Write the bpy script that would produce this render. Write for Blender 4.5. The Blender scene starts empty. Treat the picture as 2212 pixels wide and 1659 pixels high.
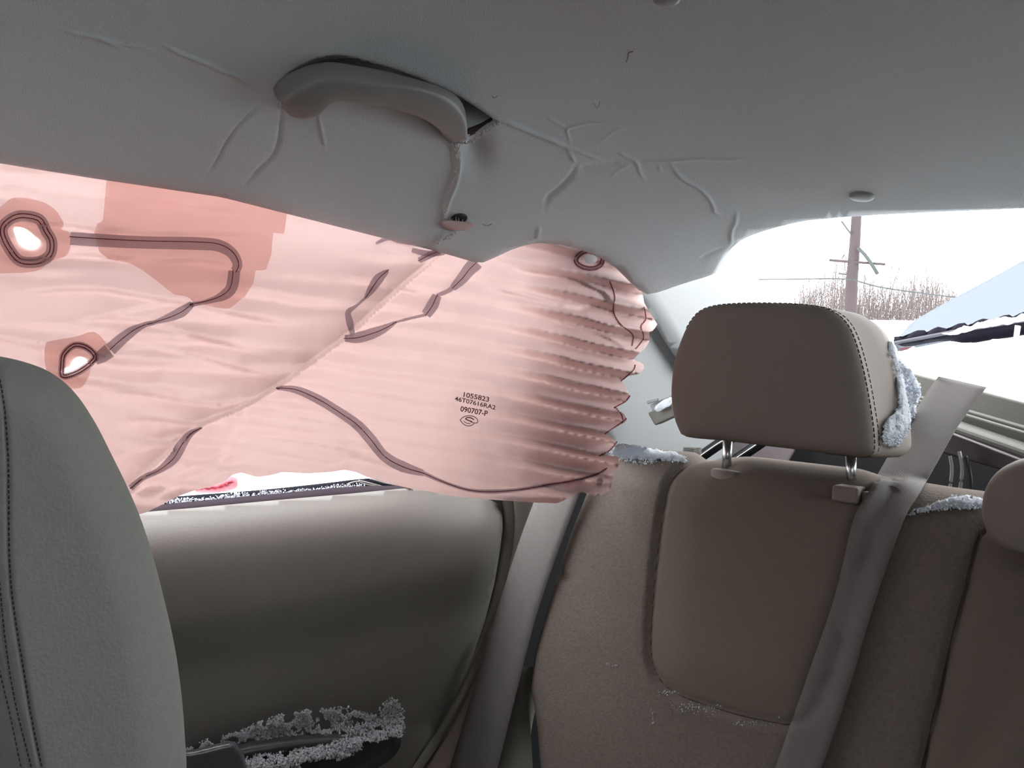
import bpy, bmesh, math, random
import numpy as np
from mathutils import Vector, Matrix
from mathutils.geometry import delaunay_2d_cdt
from mathutils.bvhtree import BVHTree

random.seed(7); rng = np.random.default_rng(7)
sc = bpy.context.scene
COL = sc.collection
# ------------------------------------------------------------------ camera
# world frame = the car: +X to the car's left, +Y to the car's rear, +Z up, metres, cabin floor z=0
W_, H_, FOC = 2212.0, 1659.0, 1921.0
CX, CY = W_/2, H_/2
vy = np.array([1509.0, 72.0, FOC]); vy /= np.linalg.norm(vy)
vx = np.array([2436.0, 205.0, -FOC]); vx -= vy*vx.dot(vy); vx /= np.linalg.norm(vx)
vz = np.cross(vx, vy)
RGT = np.array([vx[0], vy[0], vz[0]]); DWN = np.array([vx[1], vy[1], vz[1]]); FWD = np.array([vx[2], vy[2], vz[2]])
CAM = np.array([0.0, 0.0, 1.0])
cd = bpy.data.cameras.new('camera'); cd.sensor_width = 36.0; cd.lens = FOC/W_*36.0; cd.clip_start = 0.01; cd.clip_end = 500
co = bpy.data.objects.new('camera', cd); COL.objects.link(co)
m = Matrix(((RGT[0], -DWN[0], -FWD[0], CAM[0]), (RGT[1], -DWN[1], -FWD[1], CAM[1]), (RGT[2], -DWN[2], -FWD[2], CAM[2]), (0, 0, 0, 1)))
co.matrix_world = m
sc.camera = co
# ------------------------------------------------------------------ sky, exposure
wd = bpy.data.worlds.new('overcast_sky'); sc.world = wd; wd.use_nodes = True
bg = wd.node_tree.nodes['Background']; bg.inputs[0].default_value = (0.96, 0.98, 1.0, 1); bg.inputs[1].default_value = 8.0
sc.view_settings.view_transform = 'Standard'; sc.view_settings.look = 'None'
sc.view_settings.gamma = 1.0; sc.view_settings.use_curve_mapping = False
sc.view_settings.exposure = 0.0
sc.cycles.max_bounces = 12; sc.cycles.diffuse_bounces = 6; sc.cycles.use_denoising = True
sc.cycles.transparent_max_bounces = 16

# ------------------------------------------------------------------ helpers
def rays(p):
    p = np.asarray(p, float).reshape(-1, 2)
    u = (p[:, 0]-CX)/FOC; v = (p[:, 1]-CY)/FOC
    return u[:, None]*RGT + v[:, None]*DWN + FWD
def onX(p, X): d = rays(p); return CAM + d*(np.broadcast_to(X, len(d))/d[:, 0])[:, None]
def onY(p, Y): d = rays(p); return CAM + d*(np.broadcast_to(Y, len(d))/d[:, 1])[:, None]
def onZ(p, Z): d = rays(p); return CAM + d*((np.broadcast_to(Z, len(d))-1.0)/d[:, 2])[:, None]
def dep(p, D): d = rays(p); return CAM + d*np.broadcast_to(D, len(d))[:, None]
def onPlane(p, p0, n): d = rays(p); n = np.asarray(n, float); return CAM + d*((np.asarray(p0, float)-CAM).dot(n)/(d@n))[:, None]
def iso(p, f, lo=0.1, hi=2.6, n=240):
    d = rays(p); t = np.full(len(d), np.nan); prev = f(CAM+d*lo); a = np.full(len(d), lo); done = np.zeros(len(d), bool)
    lo_t = a.copy(); hi_t = np.full(len(d), hi)
    for k in range(1, n+1):
        tt = lo+(hi-lo)*k/n; cur = f(CAM+d*tt)
        hit = (~done) & (np.sign(cur) != np.sign(prev))
        lo_t[hit] = lo+(hi-lo)*(k-1)/n; hi_t[hit] = tt; done |= hit; prev = np.where(done, prev, cur)
    lo_t[~done] = hi-1e-3
    s0 = np.sign(f(CAM+d*lo_t[:, None]))
    for _ in range(24):
        mid = (lo_t+hi_t)/2; s = np.sign(f(CAM+d*mid[:, None])); same = s == s0
        lo_t = np.where(same, mid, lo_t); hi_t = np.where(same, hi_t, mid)
    return CAM + d*((lo_t+hi_t)/2)[:, None]
def proj(P):
    q = np.asarray(P)-CAM; w = q@FWD
    return np.stack([CX+FOC*(q@RGT)/w, CY+FOC*(q@DWN)/w], 1)
def spl(pts, n=8, closed=False):
    P = np.asarray(pts, float); N = len(P); out = []
    for i in range(N if closed else N-1):
        if closed: a, b, c, d = P[(i-1) % N], P[i], P[(i+1) % N], P[(i+2) % N]
        else: a, b, c, d = P[max(i-1, 0)], P[i], P[i+1], P[min(i+2, N-1)]
        for k in range(n):
            t = k/n
            out.append(0.5*((2*b)+(c-a)*t+(2*a-5*b+4*c-d)*t*t+(3*b-a-3*c+d)*t**3))
    if not closed: out.append(P[-1])
    return np.array(out)
def resample(poly, step, closed=False):
    P = np.asarray(poly, float)
    if closed: P = np.vstack([P, P[:1]])
    L = np.r_[0, np.cumsum(np.linalg.norm(np.diff(P, axis=0), axis=1))]
    n = max(2, int(round(L[-1]/step))+1); t = np.linspace(0, L[-1], n)
    Q = np.stack([np.interp(t, L, P[:, k]) for k in range(P.shape[1])], 1)
    return Q[:-1] if closed else Q
def pdist(p, poly, closed=False):
    """distance, signed distance (left of travel, image y down => positive on the right hand side), arc fraction"""
    P = np.asarray(p, float); Q = np.asarray(poly, float)
    if closed: Q = np.vstack([Q, Q[:1]])
    L = np.r_[0, np.cumsum(np.linalg.norm(np.diff(Q, axis=0), axis=1))]
    best = np.full(len(P), 1e9); sg = np.zeros(len(P)); fr = np.zeros(len(P))
    for i in range(len(Q)-1):
        a, b = Q[i], Q[i+1]; e = b-a; l2 = e.dot(e)+1e-12
        r = P-a; t = np.clip(r@e/l2, 0, 1); dd = np.linalg.norm(r-t[:, None]*e, axis=1)
        s = np.sign(e[0]*r[:, 1]-e[1]*r[:, 0]); k = dd < best
        best[k] = dd[k]; sg[k] = s[k]; fr[k] = (L[i]+t[k]*(L[i+1]-L[i]))/L[-1]
    return best, best*sg, fr
def inside(p, poly):
    P = np.asarray(p, float); Q = np.asarray(poly, float); c = np.zeros(len(P), bool); j = len(Q)-1
    for i in range(len(Q)):
        xi, yi = Q[i]; xj, yj = Q[j]
        k = ((yi > P[:, 1]) != (yj > P[:, 1]))
        if yi != yj: c ^= k & (P[:, 0] < (xj-xi)*(P[:, 1]-yi)/(yj-yi)+xi)
        j = i
    return c
def sst(x, a, b): t = np.clip((x-a)/(b-a), 0, 1); return t*t*(3-2*t)
def vnoise(P, f, seed=0, octv=3):
    """smooth value noise on points of any dimension 2 or 3"""
    P = np.asarray(P, float)*f; out = np.zeros(len(P)); amp = 1.0; tot = 0
    for o in range(octv):
        i = np.floor(P).astype(np.int64); fr = P-i; fr = fr*fr*(3-2*fr); acc = np.zeros(len(P)); D = P.shape[1]
        for c in range(2**D):
            w = np.ones(len(P)); h = np.full(len(P), seed*7919+o*104729, dtype=np.int64)
            for k in range(D):
                b = (c >> k) & 1; w = w*(fr[:, k] if b else 1-fr[:, k]); h = h*1103515245+(i[:, k]+b)*(374761393+k*668265263)
            h = (h ^ (h >> 13))*1274126177; h = h ^ (h >> 16)
            acc += w*((h & 0xffff)/65535.0)
        out += amp*acc; tot += amp; amp *= .5; P = P*2.03+11.7
    return out/tot-0.5
def cdt(poly, step, holes=(), fine=(), xtra=None):
    """triangulate a picture polygon: outline kept exactly, grid inside, finer along given lines"""
    B = resample(poly, step, True); loops = [B]+[resample(h, min(step, 4), True) for h in holes]
    lo, hi = B.min(0), B.max(0)
    gx, gy = np.meshgrid(np.arange(lo[0]+step*.5, hi[0], step), np.arange(lo[1]+step*.5, hi[1], step*.9))
    gx = gx.copy(); gx[1::2] += step*.5
    G = np.stack([gx.ravel(), gy.ravel()], 1)
    for line, width, st in fine:
        d = pdist(G, line)[0]; G = G[d > width+st*.6]
    Gs = [G]
    for k, (line, width, st) in enumerate(fine):
        l2 = np.asarray(line, float); a, b = l2.min(0)-width, l2.max(0)+width
        gx, gy = np.meshgrid(np.arange(a[0], b[0], st), np.arange(a[1], b[1], st*.9)); gx = gx.copy(); gx[1::2] += st*.5
        F = np.stack([gx.ravel(), gy.ravel()], 1); F = F[pdist(F, l2)[0] <= width]
        for line2, w2, s2 in fine[:k]: F = F[pdist(F, line2)[0] > w2+st*.5]
        Gs.append(F)
    if xtra is not None: Gs.append(xtra)
    G = np.vstack(Gs); G = G[inside(G, B)]
    for l in loops:
        G = G[pdist(G, l, True)[0] > min(step, 5)*.45]
    for h in loops[1:]: G = G[~inside(G, h)]
    V = [G]; E = []; n = 0
    V = loops+[G]; 
    for l in loops:
        k = len(l); E += [(n+i, n+(i+1) % k) for i in range(k)]; n += k
    A = np.vstack(V)
    r = delaunay_2d_cdt([Vector(a) for a in A], E, [], 0, 1e-5)
    P = np.array([tuple(v) for v in r[0]]); F = np.array([f for f in r[2] if len(f) == 3])
    c = P[F].mean(1); k = inside(c, B)
    for h in loops[1:]: k &= ~inside(c, h)
    F = F[k]
    a, b, cc = P[F[:, 0]], P[F[:, 1]], P[F[:, 2]]
    ar = (b[:, 0]-a[:, 0])*(cc[:, 1]-a[:, 1])-(b[:, 1]-a[:, 1])*(cc[:, 0]-a[:, 0])
    F[ar > 0] = F[ar > 0][:, ::-1]      # normals towards the viewer side
    used = np.unique(F); mp = np.full(len(P), -1); mp[used] = np.arange(len(used))
    return P[used], mp[F]
def mesh(name, V, F, mat, parent=None, smooth=True, kind=None, solid=0, offset=-1, bevel=0, sub=0, weld=False):
    me = bpy.data.meshes.new(name)
    me.from_pydata([tuple(map(float, v)) for v in V], [], [tuple(int(i) for i in f) for f in F]); me.update()
    if smooth: me.polygons.foreach_set('use_smooth', [True]*len(me.polygons))
    me.materials.append(mat)
    o = bpy.data.objects.new(name, me); COL.objects.link(o)
    if parent is not None:
        o.parent = parent; o.matrix_parent_inverse = parent.matrix_world.inverted()
    if kind: o['kind'] = kind
    if bevel:
        b = o.modifiers.new('bevel', 'BEVEL'); b.width = bevel; b.segments = 3; b.limit_method = 'ANGLE'
    if solid:
        s = o.modifiers.new('thickness', 'SOLIDIFY'); s.thickness = solid; s.offset = offset
    if sub:
        s = o.modifiers.new('sub', 'SUBSURF'); s.levels = sub; s.render_levels = sub
    return o
def empty(name, loc):
    o = bpy.data.objects.new(name, None); COL.objects.link(o); o.location = loc; o.empty_display_size = .02
    o.matrix_world = Matrix.Translation(Vector(loc)); return o
def tag(o, label=None, cat=None, group=None, kind=None):
    if label: o['label'] = label
    if cat: o['category'] = cat
    if group: o['group'] = group
    if kind: o['kind'] = kind
    return o
def tube_geo(path, r, n=8, closed=False, flat=None):
    P = np.asarray(path, float); N = len(P); V = []; F = []
    R = np.broadcast_to(r, N)
    up = np.array([0.0, 0, 1])
    for i in range(N):
        a = P[(i-1) % N] if closed or i > 0 else P[i]; b = P[(i+1) % N] if closed or i < N-1 else P[i]
        t = b-a; t /= np.linalg.norm(t)+1e-12
        s = np.cross(t, up)
        if np.linalg.norm(s) < .05: s = np.cross(t, [1.0, 0, 0])
        s /= np.linalg.norm(s); w = np.cross(s, t)
        for k in range(n):
            an = 2*math.pi*k/n; V.append(P[i]+R[i]*(math.cos(an)*s+math.sin(an)*w))
    for i in range(N if closed else N-1):
        j = (i+1) % N
        for k in range(n): F.append((i*n+k, i*n+(k+1) % n, j*n+(k+1) % n, j*n+k))
    if not closed:
        F.append(tuple(range(n))[::-1]); F.append(tuple((N-1)*n+k for k in range(n)))
    return V, F
class MB:
    def __init__(s): s.V = []; s.F = []
    def add(s, V, F): b = len(s.V); s.V += [tuple(v) for v in V]; s.F += [tuple(i+b for i in f) for f in F]; return s
    def tube(s, path, r, n=8, closed=False): return s.add(*tube_geo(path, r, n, closed))
    def hexa(s, c8): return s.add(c8, [(0, 3, 2, 1), (4, 5, 6, 7), (0, 1, 5, 4), (1, 2, 6, 5), (2, 3, 7, 6), (3, 0, 4, 7)])
    def box(s, a, b):
        (x0, y0, z0), (x1, y1, z1) = a, b
        return s.hexa([(x0, y0, z0), (x1, y0, z0), (x1, y1, z0), (x0, y1, z0), (x0, y0, z1), (x1, y0, z1), (x1, y1, z1), (x0, y1, z1)])
    def build(s, name, mat, parent=None, **k): return mesh(name, s.V, s.F, mat, parent, **k)
def slab(quad, vec):
    """8 corners: a quad and the same quad moved by vec"""
    q = [np.asarray(c, float) for c in quad]; return q+[c+np.asarray(vec, float) for c in q]

# ------------------------------------------------------------------ materials
def mat(name, col, rough=.9, bump=0, bscale=300, spec=.2, var=0, vscale=20, col2=None, metal=0, sheen=0):
    m = bpy.data.materials.new(name); m.use_nodes = True; nt = m.node_tree; b = nt.nodes['Principled BSDF']
    b.inputs['Base Color'].default_value = (*col, 1); b.inputs['Roughness'].default_value = rough
    b.inputs['Specular IOR Level'].default_value = spec; b.inputs['Metallic'].default_value = metal
    if sheen: b.inputs['Sheen Weight'].default_value = sheen
    tc = nt.nodes.new('ShaderNodeTexCoord')
    if var:
        n = nt.nodes.new('ShaderNodeTexNoise'); n.inputs['Scale'].default_value = vscale; n.inputs['Detail'].default_value = 5
        mx = nt.nodes.new('ShaderNodeMix'); mx.data_type = 'RGBA'
        c2 = col2 or tuple(c*(1-var) for c in col)
        mx.inputs[6].default_value = (*col, 1); mx.inputs[7].default_value = (*c2, 1)
        rp = nt.nodes.new('ShaderNodeValToRGB'); rp.color_ramp.elements[0].position = .35; rp.color_ramp.elements[1].position = .7
        nt.links.new(tc.outputs['Object'], n.inputs['Vector']); nt.links.new(n.outputs['Fac'], rp.inputs[0])
        nt.links.new(rp.outputs[0], mx.inputs[0]); nt.links.new(mx.outputs[2], b.inputs['Base Color'])
    if bump:
        n = nt.nodes.new('ShaderNodeTexNoise'); n.inputs['Scale'].default_value = bscale; n.inputs['Detail'].default_value = 3
        bp = nt.nodes.new('ShaderNodeBump'); bp.inputs['Strength'].default_value = bump; bp.inputs['Distance'].default_value = .002
        nt.links.new(tc.outputs['Object'], n.inputs['Vector']); nt.links.new(n.outputs['Fac'], bp.inputs['Height']); nt.links.new(bp.outputs[0], b.inputs['Normal'])
    return m
def cloth(name, refl, trans, mixf=.5, bump=.25, bscale=500, dist=.001):
    m = bpy.data.materials.new(name); m.use_nodes = True; nt = m.node_tree; nt.nodes.remove(nt.nodes['Principled BSDF'])
    out = nt.nodes['Material Output']; d = nt.nodes.new('ShaderNodeBsdfDiffuse'); t = nt.nodes.new('ShaderNodeBsdfTranslucent'); mx = nt.nodes.new('ShaderNodeMixShader')
    d.inputs[0].default_value = (*refl, 1); t.inputs[0].default_value = (*trans, 1); mx.inputs[0].default_value = mixf
    tc = nt.nodes.new('ShaderNodeTexCoord'); n = nt.nodes.new('ShaderNodeTexNoise'); n.inputs['Scale'].default_value = bscale
    bp = nt.nodes.new('ShaderNodeBump'); bp.inputs['Strength'].default_value = bump; bp.inputs['Distance'].default_value = dist; n.inputs['Detail'].default_value = 4
    nt.links.new(tc.outputs['Object'], n.inputs['Vector']); nt.links.new(n.outputs['Fac'], bp.inputs['Height'])
    nt.links.new(bp.outputs[0], d.inputs['Normal'])
    nt.links.new(d.outputs[0], mx.inputs[1]); nt.links.new(t.outputs[0], mx.inputs[2]); nt.links.new(mx.outputs[0], out.inputs[0])
    return m
def weave(name, col):
    m = mat(name, col, rough=.75, spec=.3); nt = m.node_tree; b = nt.nodes['Principled BSDF']
    tc = nt.nodes.new('ShaderNodeTexCoord'); w = nt.nodes.new('ShaderNodeTexWave'); w.bands_direction = 'DIAGONAL'; w.inputs['Scale'].default_value = 190
    bp = nt.nodes.new('ShaderNodeBump'); bp.inputs['Strength'].default_value = .35; bp.inputs['Distance'].default_value = .001
    nt.links.new(tc.outputs['Object'], w.inputs['Vector']); nt.links.new(w.outputs['Fac'], bp.inputs['Height']); nt.links.new(bp.outputs[0], b.inputs['Normal'])
    return m
M = dict(
    headliner=mat('grey_headliner_fabric', (.44, .47, .48), .95, .35, 900, .1),
    nap=mat('pale_foam_fibre', (.72, .71, .69), .95, .6, 900, .05),
    dark=mat('black_shell_and_gap_shade', (.012, .012, .013), .6, .1, 200, .3),  # plain black for the seat shell and for shade in gaps and holes
    bag=cloth('pink_airbag_nylon', (.80, .62, .595), (.297, .196, .181), .46),
    patch=cloth('double_layer_pink_nylon', (.70, .50, .46), (.92, .72, .67), .80),
    strap=cloth('grey_brown_seam_tape', (.22, .16, .17), (.62, .58, .62), .68),
    thread=mat('dark_red_thread', (.16, .008, .02), .7),
    ink=mat('dark_brown_ink', (.11, .045, .045), .8),
    seat=mat('beige_woven_seat_cloth', (.165, .138, .120), .95, .5, 420, .1, .18, 260),
    insert=mat('smooth_beige_seat_cloth', (.160, .132, .112), .95, .3, 700, .1, .08, 300),
    leather=mat('beige_stitched_trim', (.21, .18, .158), .7, .15, 500, .25),
    front=mat('grey_beige_front_seat_cloth', (.255, .262, .245), .9, .35, 600, .15, .06, 200),
    seam=mat('dark_seam_thread', (.07, .06, .055), .9),
    door=mat('beige_grained_vinyl', (.16, .152, .135), .55, .25, 700, .35),
    sill=mat('black_window_rubber', (.018, .018, .024), .45, .2, 200, .4),
    arm=mat('dark_charcoal_plastic', (.02, .021, .024), .4, .15, 500, .4),
    belt=weave('grey_seat_belt_webbing', (.155, .144, .138)),
    pillar=mat('light_grey_pillar_plastic', (.235, .245, .25), .55, .1, 600, .35),
    trimd=mat('grey_beige_trim_plastic', (.20, .19, .165), .6, .1, 500, .3),
    shelf=mat('beige_shelf_plastic', (.125, .12, .107), .6, .1, 400, .3),
    handle=mat('grey_grab_handle_plastic', (.17, .175, .168), .5, .08, 700, .4),
    chrome=mat('polished_steel', (.62, .66, .68), .25, 0, 1, .5, metal=1),
    steel=mat('dark_painted_steel', (.06, .045, .048), .45, .1, 200, .4),
    snow=mat('packed_snow', (.88, .90, .94), .7, .9, 160, .3),
    slush=mat('dirty_thin_snow', (.80, .80, .83), .7, .9, 200, .3),
    ground=mat('snow_field', (.93, .94, .96), .8, .3, 2, .2),
    paint=mat('pale_silver_blue_paint', (.092, .104, .118), .9, 0, 1, .03),
    red=mat('pinkish_red_cloth', (.35, .05, .07), .7, .3, 100, .2),
    lampr=mat('faded_red_lens', (.08, .035, .04), .3),
    wood=mat('weathered_pole_wood', (.045, .036, .037), .9, .4, 20, .1),
    twig=mat('winter_twigs', (.092, .076, .074), .9),
    wire=mat('grey_cable', (.035, .041, .041), .6),
    cablew=mat('pale_cable_sheath', (.40, .42, .42), .5),
    outer=mat('silver_body_paint', (.5, .52, .55), .35, 0, 1, .5),
    carpet=mat('dark_floor_carpet', (.12, .115, .11), .95, .6, 300, .1),
    glass=None,
)
def glassmat(name, tint):
    m = bpy.data.materials.new(name); m.use_nodes = True; nt = m.node_tree; nt.nodes.remove(nt.nodes['Principled BSDF'])
    t = nt.nodes.new('ShaderNodeBsdfTransparent'); t.inputs[0].default_value = (*tint, 1)
    g = nt.nodes.new('ShaderNodeBsdfGlossy'); g.inputs['Roughness'].default_value = .02
    mx = nt.nodes.new('ShaderNodeMixShader'); mx.inputs[0].default_value = .06
    nt.links.new(t.outputs[0], mx.inputs[1]); nt.links.new(g.outputs[0], mx.inputs[2]); nt.links.new(mx.outputs[0], nt.nodes['Material Output'].inputs[0]); return m
for k_, c_ in (('snow', (.90, .93, .97)), ('slush', (.78, .78, .80))): M[k_] = cloth('crumbly_white_'+k_, c_, c_, .55, 1, 220, .006)
M['glass'] = glassmat('snow_dimmed_glass', (.03, .034, .035))  # near-black tint stands for snow cover and dims the cabin

# ================================================================== the body shell (mostly outside the picture)
def R(x, y):
    a = np.clip((-.38-x)/.30, 0, 3); a2 = np.clip((x-.52)/.30, 0, 3); b = np.clip((y-.70)/.50, 0, 3)
    return 1.272-.150*a**2-.15*a2**2-.050*b**2
def roofpts(p): return iso(p, lambda P: P[:, 2]-R(P[:, 0], P[:, 1]))
def roofn(P):
    e = 1e-3; gx = (R(P[:, 0]+e, P[:, 1])-R(P[:, 0]-e, P[:, 1]))/(2*e); gy = (R(P[:, 0], P[:, 1]+e)-R(P[:, 0], P[:, 1]-e))/(2*e)
    n = np.stack([gx, gy, -np.ones(len(P))], 1); return n/np.linalg.norm(n, axis=1)[:, None]
fl = MB().box((-.86, -1.3, -.04), (.96, 2.3, 0)).build('floor', M['carpet'], smooth=False); tag(fl, kind='structure')
wl = MB().box((.92, -1.3, 0), (.97, 2.3, .86)).box((.88, .95, .86), (.95, 2.3, 1.2)).box((.90, .16, .86), (.95, .26, 1.2)).build('wall_left', M['trimd'], smooth=False); tag(wl, kind='structure')
wf = MB().box((-.86, -1.32, 0), (.96, -1.24, .80)).build('wall_front', M['trimd'], smooth=False); tag(wf, kind='structure')
wr = MB()
wr.box((-.90, -1.3, 0), (-.86, 2.3, .80))                       # outer skin below the belt line
wr.hexa([(-.90, 1.07, .80), (-.86, 1.07, .80), (-.86, 2.3, .80), (-.90, 2.3, .80), (-.84, .95, 1.19), (-.80, .95, 1.19), (-.80, 1.42, 1.19), (-.84, 1.42, 1.19)])
wr.hexa([(-.90, -.45, .80), (-.86, -.45, .80), (-.86, -.32, .80), (-.90, -.32, .80), (-.84, -.15, 1.19), (-.80, -.15, 1.19), (-.80, -.03, 1.19), (-.84, -.03, 1.19)])
wr = wr.build('wall_right', M['outer'], smooth=False); tag(wr, kind='structure')
# steel roof skin over the headliner, following its curve
xs = np.linspace(-.84, .96, 25); ys = np.linspace(-.35, 1.15, 22); V = []; F = []
for yy in ys:
    for xx in xs: V.append((xx, yy, max(float(R(min(max(xx, -.62), .76), yy))+.045, 1.205)))
for j in range(len(ys)-1):
    for i in range(len(xs)-1): F.append((j*25+i, j*25+i+1, (j+1)*25+i+1, (j+1)*25+i))
rs = mesh('trim_1', V, F, M['outer'], solid=.02, offset=1); tag(rs, kind='structure')
g = MB().hexa([(-.84, -1.24, .80), (.94, -1.24, .80), (.94, -1.236, .80), (-.84, -1.236, .80), (-.78, -.36, 1.27), (.90, -.36, 1.27), (.90, -.356, 1.27), (-.78, -.356, 1.27)]).build('window_1', M['glass'], smooth=False); tag(g, kind='structure')
M['glass2'] = glassmat('light_cutting_side_glass', (.035, .039, .039))  # side glass darkened to hold daylight out of the cabin
g = MB().hexa([(.93, -.55, .86), (.934, -.55, .86), (.934, .95, .86), (.93, .95, .86), (.89, -.30, 1.19), (.894, -.30, 1.19), (.894, .95, 1.19), (.89, .95, 1.19)])  .build('window_2', M['glass2'], smooth=False); tag(g, kind='structure')

g = MB().hexa([(-.855, -1.2, .82), (-.85, -1.2, .82), (-.85, .05, .82), (-.855, .05, .82), (-.81, -.36, 1.2), (-.805, -.36, 1.2), (-.805, .05, 1.2), (-.81, .05, 1.2)]).build('window_3', M['glass'], smooth=False); tag(g, kind='structure')
# ================================================================== headliner
edge = [(-420, 296), (-200, 328), (0, 360), (200, 392), (480, 432), (800, 512), (940, 546), (1040, 575), (1075, 560), (1115, 541), (1160, 529), (1220, 534), (1290, 555), (1335, 585), (1368, 618), (1395, 641), (1425, 636), (1470, 620), (1515, 606), (1545, 598), (1556, 584), (1570, 558), (1588, 535), (1610, 520), (1645, 507), (1690, 494), (1740, 483), (1820, 476), (1900, 471), (2050, 464), (2212, 457), (2500, 448), (2900, 440)]
edge = np.array(edge, float)
outline = np.vstack([edge, [(3000, 100), (3000, -900), (1800, -1300), (400, -1300), (-420, -900), (-420, -200)]])
# wrinkles: (polyline, height m, half width px, sign: + ridge towards the cabin, - groove)
wr_l = [
 ([(130, 65), (200, 78), (245, 95), (270, 104)], .0016, 7), ([(200, 74), (255, 92), (330, 106)], .0012, 6),
 ([(345, 92), (385, 112), (430, 130), (480, 152), (510, 162), (550, 190)], .0022, 7),
 ([(400, 217), (470, 214), (540, 203)], -.0008, 5), ([(565, 222), (530, 255), (490, 305), (470, 345), (445, 378)], -.0018, 7),
 ([(606, 240), (604, 290), (590, 335), (560, 365), (530, 395)], -.0022, 9), ([(686, 245), (695, 285), (702, 320)], .0014, 7),
 ([(780, 300), (800, 290), (860, 290), (930, 292)], -.0008, 5),
 ([(985, 310), (990, 345), (986, 375), (978, 400), (965, 430), (957, 465)], .0060, 11), ([(1015, 480), (985, 492), (955, 505), (937, 528)], .0045, 8),
 ([(1075, 258), (1110, 268), (1150, 285), (1190, 300), (1225, 318)], .0030, 8), ([(1225, 318), (1234, 335), (1242, 352)], .0018, 7),
 ([(1222, 316), (1260, 330), (1300, 345)], .0018, 6), ([(1233, 318), (1228, 295), (1224, 278), (1240, 270), (1290, 262), (1340, 268), (1390, 276)], .0014, 5),
 ([(1180, 250), (1205, 265), (1225, 275)], .0010, 5), ([(1244, 355), (1235, 378), (1210, 405), (1185, 425), (1176, 450)], -.0030, 10),
 ([(1165, 488), (1158, 520)], .0020, 7), ([(1244, 365), (1290, 357), (1345, 352)], -.0022, 14),
 ([(1330, 326), (1355, 338), (1375, 350), (1382, 372), (1393, 388)], .0018, 6), ([(1290, 310), (1330, 280), (1350, 275)], .0008, 5),
 ([(1375, 350), (1440, 348), (1510, 342), (1560, 345), (1620, 342)], .0016, 5), ([(1450, 352), (1458, 368), (1478, 388), (1510, 405), (1530, 425), (1541, 445), (1545, 458), (1570, 465)], .0022, 6),
 ([(1360, 355), (1335, 368), (1318, 382)], .0010, 5), ([(1591, 458), (1588, 480), (1580, 498), (1579, 530)], .0022, 7), ([(1578, 534), (1550, 540), (1510, 560)], -.0016, 6), ([(1423, 358), (1428, 372)], .0012, 5),
]
wr_l = [(spl(a, 4), h*.9, w) for a, h, w in wr_l]
recess = spl([(594, 192), (615, 168), (650, 143), (690, 127), (735, 122), (790, 132), (860, 150), (930, 176), (990, 205), (1035, 232), (1075, 260), (1078, 268), (1050, 286), (1015, 300), (985, 300), (950, 285), (900, 245), (800, 215), (735, 210), (690, 228), (640, 230), (612, 222)], 4, True)
fine = [(a, w*1.8, 3.2) for a, h, w in wr_l]
near = []
gx, gy = np.meshgrid(np.arange(560, 1120, 6.), np.arange(95, 330, 6.)); near = np.stack([gx.ravel(), gy.ravel()], 1)
for a, w, s in fine: near = near[pdist(near, a)[0] > w+3]
P2, F2 = cdt(outline, 22, fine=fine, xtra=near)
P3 = roofpts(P2); N3 = roofn(P3)
disp = np.zeros(len(P2))
for a, h, w in wr_l:
    d, s, f = pdist(P2, a); disp += h*np.exp(-(d/(w*.55))**2)*np.clip(np.minimum(f, 1-f)*6, .25, 1)
d, s, f = pdist(P2, recess, True); ins = inside(P2, recess)
ramp = 6+44*sst(P2[:, 0], 700, 900)
disp -= .062*np.where(ins, sst(d, 0, ramp), 0)
# torn hollow right of the handle's rear foot
disp -= .010*np.exp(-((P2[:, 0]-1030)/28)**2-((P2[:, 1]-330)/40)**2)*(P2[:, 0] > 985)
disp += .003*vnoise(P3, 4, 3)
# lip: the sheet rolls back at its free edge
de = pdist(P2, edge)[0]; disp -= .004*np.exp(-(de/9)**2)
P3 = P3+N3*disp[:, None]
ceil = mesh('ceiling', P3, F2, M['headliner'], solid=.007, offset=-1); tag(ceil, kind='structure')
bv_ceil = BVHTree.FromPolygons([Vector(p) for p in P3], [tuple(int(i) for i in f) for f in F2])
def cast(bv, p, dflt):
    out = []; d = rays(p); df = np.broadcast_to(dflt, len(d))
    for k in range(len(d)):
        h = bv.ray_cast(Vector(CAM), Vector(d[k]).normalized())
        out.append(np.array(h[0]) if h[0] is not None else CAM+d[k]*df[k])
    return np.array(out)
# round trim fasteners
for cxp, cyp, rx in ((1862, 423, 25), (1440, -6, 29)):
    c = roofpts([(cxp, cyp)])[0]; n = roofn(c[None])[0]; r = rx*np.linalg.norm(c-CAM)/FOC*.95
    a = np.cross(n, [0, 1, 0]); a /= np.linalg.norm(a); b = np.cross(n, a); V = []; F = []
    prof = [(1.0, -.002), (1.0, .0012), (.93, .0028), (.7, .0038), (.35, .0043), (.02, .0044)]; K = 28
    for q, h in prof:
        for k in range(K):
            an = 2*math.pi*k/K; V.append(c+r*q*(math.cos(an)*a+math.sin(an)*b)+n*h)
    for i in range(len(prof)-1):
        for k in range(K): F.append((i*K+k, i*K+(k+1) % K, (i+1)*K+(k+1) % K, (i+1)*K+k))
    mesh('fastener', V, F, M['pillar'], ceil)
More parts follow.
